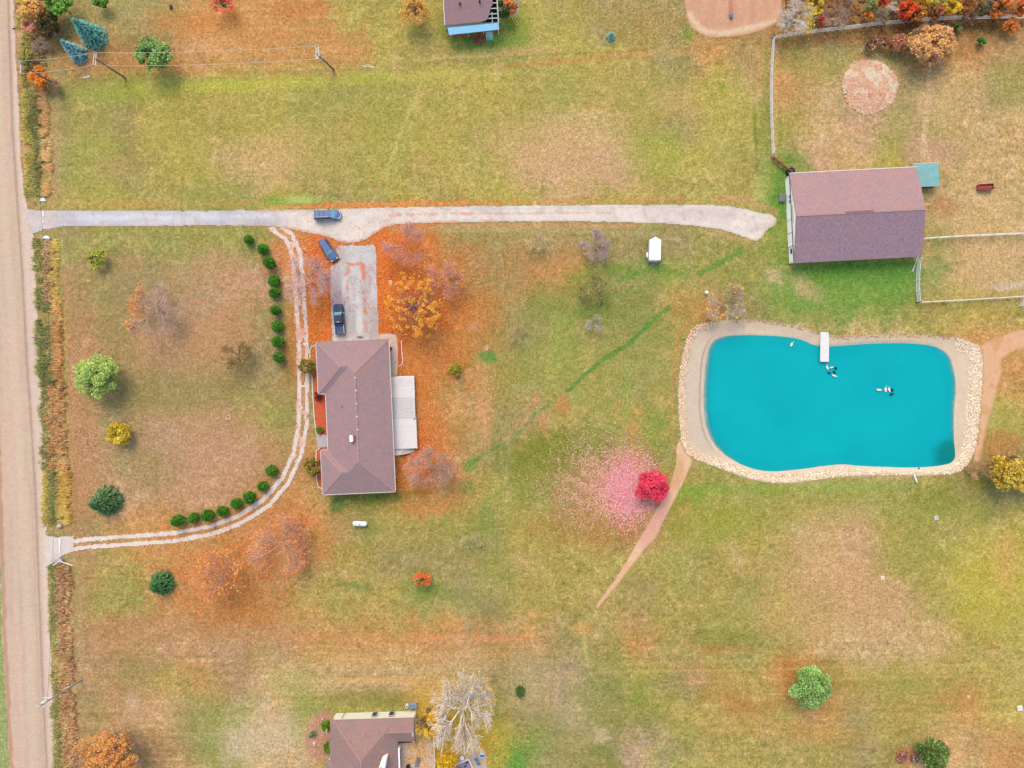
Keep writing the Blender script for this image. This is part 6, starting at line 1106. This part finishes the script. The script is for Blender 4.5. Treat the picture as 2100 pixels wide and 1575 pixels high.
# utility poles and wires
POLE = []
def pole(base, top_px, h, label, cross=(), extra=None, m=WOODP):
    b = P(*base); tpt = P(*top_px, h); r = empty('utility_pole', b, 0, label, 'utility pole', 'wooden utility poles'); MB().tube([(0, 0, 0), (tpt - b) * .5, tpt - b], [.19, .16, .12], 10).build('pole_shaft', m, r)
    for (x0_, y0_), (x1_, y1_) in cross:
        A_, B_ = P(x0_, y0_, h - .3) - b, P(x1_, y1_, h - .3) - b; MB().bar(A_, B_, .13, .13).build('crossarm', GUT, r)
        for q_ in (A_, B_): MB().tube([q_ + Vector((0, 0, .07)), q_ + Vector((0, 0, .3))], [.09, .05], 8).build('insulator', CHR, r)
    POLE.append(r); return r
p1 = pole((257, 160), (196, 121), 10, 'utility pole with double crossarm beside the smaller blue spruce', [((193.5, 107.5), (191, 133.5)), ((197.5, 108), (196, 135))])
p2 = pole((684, 143), (650, 110), 9.2, 'utility pole with transformer and orange crossarms in the middle of the north lawn', [((648, 94), (649, 121)), ((653, 93), (652, 122))])
b = p2.location; 
for x, y, z in ((656, 116, 8.2), (661, 121, 7.4)): q_ = P(x, y, z) - b; MB().tube([q_, q_ + Vector((0, 0, .75))], [.26, .26], 12).build('transformer', METAL, p2)
p0 = pole((112, 172), (54, 139), 10, 'leftmost utility pole standing in the roadside scrub', [((43, 124.5), (42, 151))]); q_ = P(47, 133, 9) - p0.location; MB().tube([q_, q_ + Vector((0, 0, .9))], .22, 10).build('transformer', METAL, p0)
p3 = pole((168, 1394), (82, 1447.5), 11.5, 'utility pole with white transformer leaning over the gravel road at lower left', [((71, 1447), (94, 1449))], m=mat('pale_pole', C(150, 156, 162), .8, .2, .1, 4)); b = p3.location
q_ = P(95, 1437, 9.6) - b; MB().tube([q_, q_ + Vector((0, 0, 1.0))], [.32, .32], 12).build('transformer', VIN, p3); MB().bar(P(107, 1430, 9.6) - b, P(88, 1431.5, 10.2) - b, .12, .1).build('bracket', VIN, p3); q_ = P(141, 1410, 3.6) - b; MB().box(q_.x - .18, q_.x + .18, q_.y - .16, q_.y + .16, q_.z - .3, q_.z + .3).build('meter_box', VIN, p3)
def wire(a, za, b, zb, sag, rad, m_, label, n=24):
    A_, B_ = P(*a, za), P(*b, zb); pts = [A_.lerp(B_, i / n) - Vector((0, 0, sag * 4 * (i / n) * (1 - i / n))) for i in range(n + 1)]; tag(MB().tube(pts, rad, 5).build('power_line', m_), label, 'power line', 'overhead power lines')
WIRE = mat('pale_wire', C(222, 200, 190), .5, .4, .02); DWIRE = mat('dark_wire', C(70, 66, 70), .6, .2)
wire((43, 124.5), 9.9, (193.5, 107.5), 9.9, .5, .032, WIRE, 'upper wire between the leftmost pole and the double-crossarm pole'); wire((42, 151), 9.9, (191, 133.5), 9.9, .5, .032, WIRE, 'lower wire between the leftmost pole and the double-crossarm pole')
wire((197.5, 108), 9.9, (648, 94), 9.1, .8, .036, WIRE, 'upper wire over the green tree towards the transformer pole'); wire((196, 135), 9.9, (649, 121), 9.1, .8, .036, WIRE, 'lower wire over the green tree towards the transformer pole')
wire((52, 140), 8.8, (97, 1441), 9.4, 4.2, .022, DWIRE, 'long dark cable sagging along the road ditch', 60)
# culvert ends, markers, covers
def culvert(px, py, w, d, label, z=0.0):
    c0 = P(px, py); r = empty('culvert_end', c0, 0, label, 'culvert'); MB().tube([(0, -d, -.35), (0, d, -.35)], .4, 14).build('pipe', METAL, r); MB().prism([(-w, -.25), (w, -.25), (w * .5, .3), (-w * .5, .3)], -.02, .12).build('apron', CONC if z else VIN, r, bevel=.04)
culvert(88, 410, .65, .6, 'white rounded culvert end north of the driveway mouth'); culvert(95, 487, .8, .6, 'white triangular culvert end south of the driveway mouth'); culvert(121, 1078, .5, .5, 'pale culvert end above the lower gate', 1); culvert(123, 1150, .6, .5, 'pale culvert end with timber wings below the lower gate', 1)
tag(MB().bar(P(109, 1160, .1), P(120, 1151, .1), .12, .2).bar(P(126, 1152, .1), P(149, 1160, .1), .12, .2).build('timber_wing', WEATH), 'grey timber wing walls of the lower culvert', 'retaining wall')
tag(MB().bar(P(122.6, 1103, .14), P(122.4, 1117, .14), .34, .06).bar(P(122.4, 1117.2, .14), P(122.8, 1136, .14), .2, .05).build('marker_strip', WT), 'bright white strip lying across the lower gate entrance', 'marker')
tag(MB().bar(P(88, 433, .12), P(89, 443, .12), .28, .04).bar(P(88, 450, .12), P(89, 458, .12), .22, .04).build('marker_strip', VIN), 'broken white strip across the mouth of the gravel driveway', 'marker')
def cover(px, py, s, label, c=(232, 224, 220), rz=10, name='well_cover', cat='cover'):
    r = empty(name, P(px, py), R(rz), label, cat, 'pale covers set in the grass'); mm = mat('cover_%d' % c[2], C(*c), .8, .1, .04); MB().box(-s, s, -s, s, -.05, .16).build('cover_lid', mm, r, bevel=.04); MB().box(-.1, .1, -.04, .04, .162, .2).build('handle', METAL, r)
cover(801, 579, .36, 'square pale cover in the orange leaves west of the golden tree', (236, 190, 160)); cover(1919.5, 1062, .42, 'pale stone cover in the field below the pond', (206, 196, 186)); cover(1810, 1185, .38, 'pinkish white cover in the middle of the east field', (232, 214, 206)); cover(2091, 1452, .5, 'white cover close to the right edge in the southeast field', (230, 228, 226)); cover(1986, 1429, .3, 'faint grey cover left of the one at the right edge', (190, 180, 160))
sg = empty('pump_box', P(1447.5, 600), R(-15), 'little white box on a stake left of the pond-corner tree', 'box'); MB().box(-.35, .3, -.28, .28, .45, .8).build('box_body', VIN, sg, bevel=.03); MB().tube([(0, 0, 0), (0, 0, .45)], .05, 8).build('stake', METAL, sg)
fp = empty('fire_ring', P(469, 856), 0, 'round pale fire ring on the front lawn', 'fire ring'); RS = mat('ring_stone', C(232, 196, 176), .9, .1, .08, 5); mb = MB()
for i in range(14): a = i * 2 * math.pi / 14; mb.box(-.11, .11, -.08, .08, 0, .2, Matrix.Translation((math.cos(a) * .46, math.sin(a) * .46, 0)) @ Matrix.Rotation(a + 1.57, 4, 'Z'))
mb.build('stone', RS, fp); MB().tube([(0, 0, .01), (0, 0, .05)], .38, 16).build('ash_bed', mat('ash', C(206, 150, 116), 1, .05), fp)
def stick(a, b, c, label, r=.06, name='board_scrap', cat='board'): tag(MB().bar(P(*a, .06), P(*b, .08), r * 2, r).build(name, c), label, cat)
stick((444, 860), (451, 855), GUT, 'short pale stick beside the fire ring'); stick((171, 160), (185, 156), VIN, 'white board lying below the double-crossarm pole', .08); stick((163, 161), (172, 157), mat('yellowish_board', C(236, 216, 160), .8, .1), 'yellowish board touching the white one below the pole', .05)
stick((742, 135), (768, 138), VIN, 'long white pipe on the grass east of the transformer pole', .05); stick((752, 132), (769, 138), mat('cream_pipe', C(236, 226, 190), .7, .1), 'cream pipe crossing the white one east of the transformer pole', .05)
stick((1637, 664), (1632, 672), GUT, 'pale stick on the north bank of the pond', .05); stick((425, 199), (437, 195), mat('straw_line', C(226, 206, 150), .9, .1), 'pale stick in the north field', .05)
tag(MB().tube([P(1499, 28, .35), P(1499.6, 32, .35), P(1500, 37, .35)], [.28, .32, .28], 12).build('barrel', mat('blue_plastic', C(96, 124, 160), .5, .3)), 'blue barrel lying in the riding arena', 'barrel')
tag(MB().tube([P(26, 59, .06), P(31, 58.5, .06)], .12, 8).build('reflector_post', BLACK), 'short black post lying on the road shoulder', 'post'); tag(MB().tube([P(351, 12, .1), P(350, 17, .3)], .25, 8).build('tree_stump', mat('dark_stump', C(66, 70, 76), .9, .1)), 'small dark stump near the top edge of the north lawn', 'stump')
tag(MB().tube([P(998, 716), P(998, 716, .3)], [.4, .34], 12).build('tree_stump', mat('pale_stump', C(222, 166, 132), .9, .1)), 'pale stump in a green patch east of the golden tree', 'stump')
for i, (x, y, s_) in enumerate(((645, 1524, .35), (662, 1475, .22), (646, 1528, .2))): tag(MB().loft([[P(x, y) + Vector((math.cos(a) * rr_, math.sin(a) * rr_, z)) for a in [k * 1.047 for k in range(6)]] for rr_, z in ((s_, 0), (s_ * .9, .2), (s_ * .4, .32))]).build('garden_rock', CONC), ['grey rock in the bark bed of the south house', 'little rock by the top of the bark bed', 'smaller rock touching the grey one in the bark bed'][i], 'rock')
# air conditioner, bin and the furniture behind the south house
ac = empty('air_conditioner', P(848.5, 1445), R(2), 'blue-grey air conditioner at the north corner of the south house', 'air conditioner'); MB().box(-.7, .7, -.5, .5, .05, .8).build('cabinet', METAL, ac, bevel=.06); MB().box(-.55, .5, -.4, .38, .802, .83).build('top_grille', mat('bluish_lid', C(110, 140, 186), .5, .4, .1), ac)
mt = empty('gas_meter', P(835.5, 1446), 0, 'round white meter with dark cap beside the air conditioner', 'meter'); MB().tube([(0, 0, 0), (0, 0, .6)], .33, 14).build('drum', VIN, mt); MB().tube([(0, 0, .602), (0, 0, .66)], .17, 10).build('cap', BLACK, mt)
lg = empty('lounge_chair', P(857, 1560, .4), R(-14), 'grey lounge chair on the cream deck', 'lounge chair'); GC = mat('grey_cushion', C(126, 126, 136), .9, .1, .08, 4); MB().box(-.3, .3, -1.0, .25, .3, .42).build('seat', GC, lg, bevel=.03); MB().box(-.3, .3, 0, .85, 0, .1, Matrix.Translation((0, .27, .34)) @ Matrix.Rotation(.5, 4, 'X')).build('backrest', GC, lg, bevel=.03)
for x, y in ((-.26, -.9), (.26, -.9), (-.26, .3), (.26, .3)): MB().box(x - .03, x + .03, y - .03, y + .03, 0, .29).build('leg', METAL, lg)
dt = empty('patio_table', P(848, 1565, .4), R(5), 'small white framed stand beside the grey lounge chair', 'table'); MB().box(-.26, -.2, -.4, .4, .6, .66).box(.2, .26, -.4, .4, .6, .66).box(-.2, .2, -.03, .03, .6, .66).build('table_frame', VIN, dt)
for x, y in ((-.23, -.35), (.23, -.35), (-.23, .35), (.23, .35)): MB().box(x - .03, x + .03, y - .03, y + .03, 0, .59).build('leg', VIN, dt)
gr = empty('barbecue_grill', P(838, 1568, .4), 0, 'black barbecue grill at the bottom edge of the cream deck', 'grill'); MB().tube([(-.35, 0, .85), (.35, 0, .85)], [.3, .3], 12).build('grill_lid', BLACK, gr); MB().box(-.3, .3, -.2, .2, .1, .6).build('grill_cart', mat('brown_cart', C(150, 90, 76), .7, .2), gr)
# patio with pool things at the bottom edge
flat('patio_slab', [(930, 1546), (996, 1541), (1001, 1600), (930, 1600)], -.1, .06, mat('patio_stone', C(206, 182, 172), .9, .1, .08, 4), kind='structure')
hb = empty('spa_frame', P(952, 1572), R(24), 'white square framed spa with blue items inside on the patio', 'spa'); MB().box(-1.6, 1.6, 1.15, 1.3, 0, .7).box(-1.6, -1.45, -1.8, 1.15, 0, .7).box(1.45, 1.6, -1.8, 1.15, 0, .7).build('frame', VIN, hb); MB().box(-1.43, 1.43, -1.8, 1.12, .3, .36).build('inner_floor', mat('spa_floor', C(150, 140, 150), .6, .3, .25, 5), hb)
for x, y in ((-.8, .1), (-.3, -.2), (.3, .2), (.9, .7), (.1, -.6)): MB().loft([[Vector((x + math.cos(a) * s_, y + math.sin(a) * s_ * .7, z)) for a in [k * 1.047 for k in range(6)]] for s_, z in ((.28, .37), (.3, .48), (.14, .6))]).build('cushion', mat('navy_cushion', C(70, 80, 140), .8, .1), hb)
BLU = mat('blue_plastic_chair', C(50, 140, 206), .5, .3)
for x, y, rz_, lb in ((977, 1556, 30, 'upper of two blue plastic chairs on the patio'), (981, 1564, -40, 'lower of two blue plastic chairs on the patio')):
    ch = empty('blue_chair', P(x, y), R(rz_), lb, 'chair', 'blue chairs on the patio'); MB().box(-.28, .28, -.28, .28, .4, .46).build('seat', BLU, ch, bevel=.03); MB().box(-.28, .28, .26, .32, .47, .9).build('backrest', BLU, ch, bevel=.03)
    for a, b in ((-.25, -.25), (.25, -.25), (-.25, .25), (.25, .25)): MB().box(a - .03, a + .03, b - .03, b + .03, 0, .39).build('leg', BLU, ch)
wt_ = empty('round_table', P(948, 1551), 0, 'little round white table at the corner of the patio', 'table'); MB().tube([(0, 0, .68), (0, 0, .73)], .42, 18).build('table_top', VIN, wt_); MB().tube([(0, 0, 0), (0, 0, .67)], [.2, .06], 10).build('pedestal', VIN, wt_)
cb = empty('storage_box', P(989, 1548), R(4), 'white box with blue contents near the east side of the patio', 'box'); MB().box(-.5, .5, -.35, -.28, 0, .45).box(-.5, .5, .28, .35, 0, .45).box(-.5, -.43, -.28, .28, 0, .45).box(.43, .5, -.28, .28, 0, .45).build('sides', VIN, cb); MB().box(-.42, .42, -.27, .27, .02, .36).build('contents', BLU, cb)
tag(MB().bar(P(1000, 1546, .08), P(1009, 1545.5, .08), .4, .08).build('wooden_plank', mat('tan_plank', C(206, 160, 96), .8, .1, .1)), 'short tan plank on the grass east of the patio', 'plank')
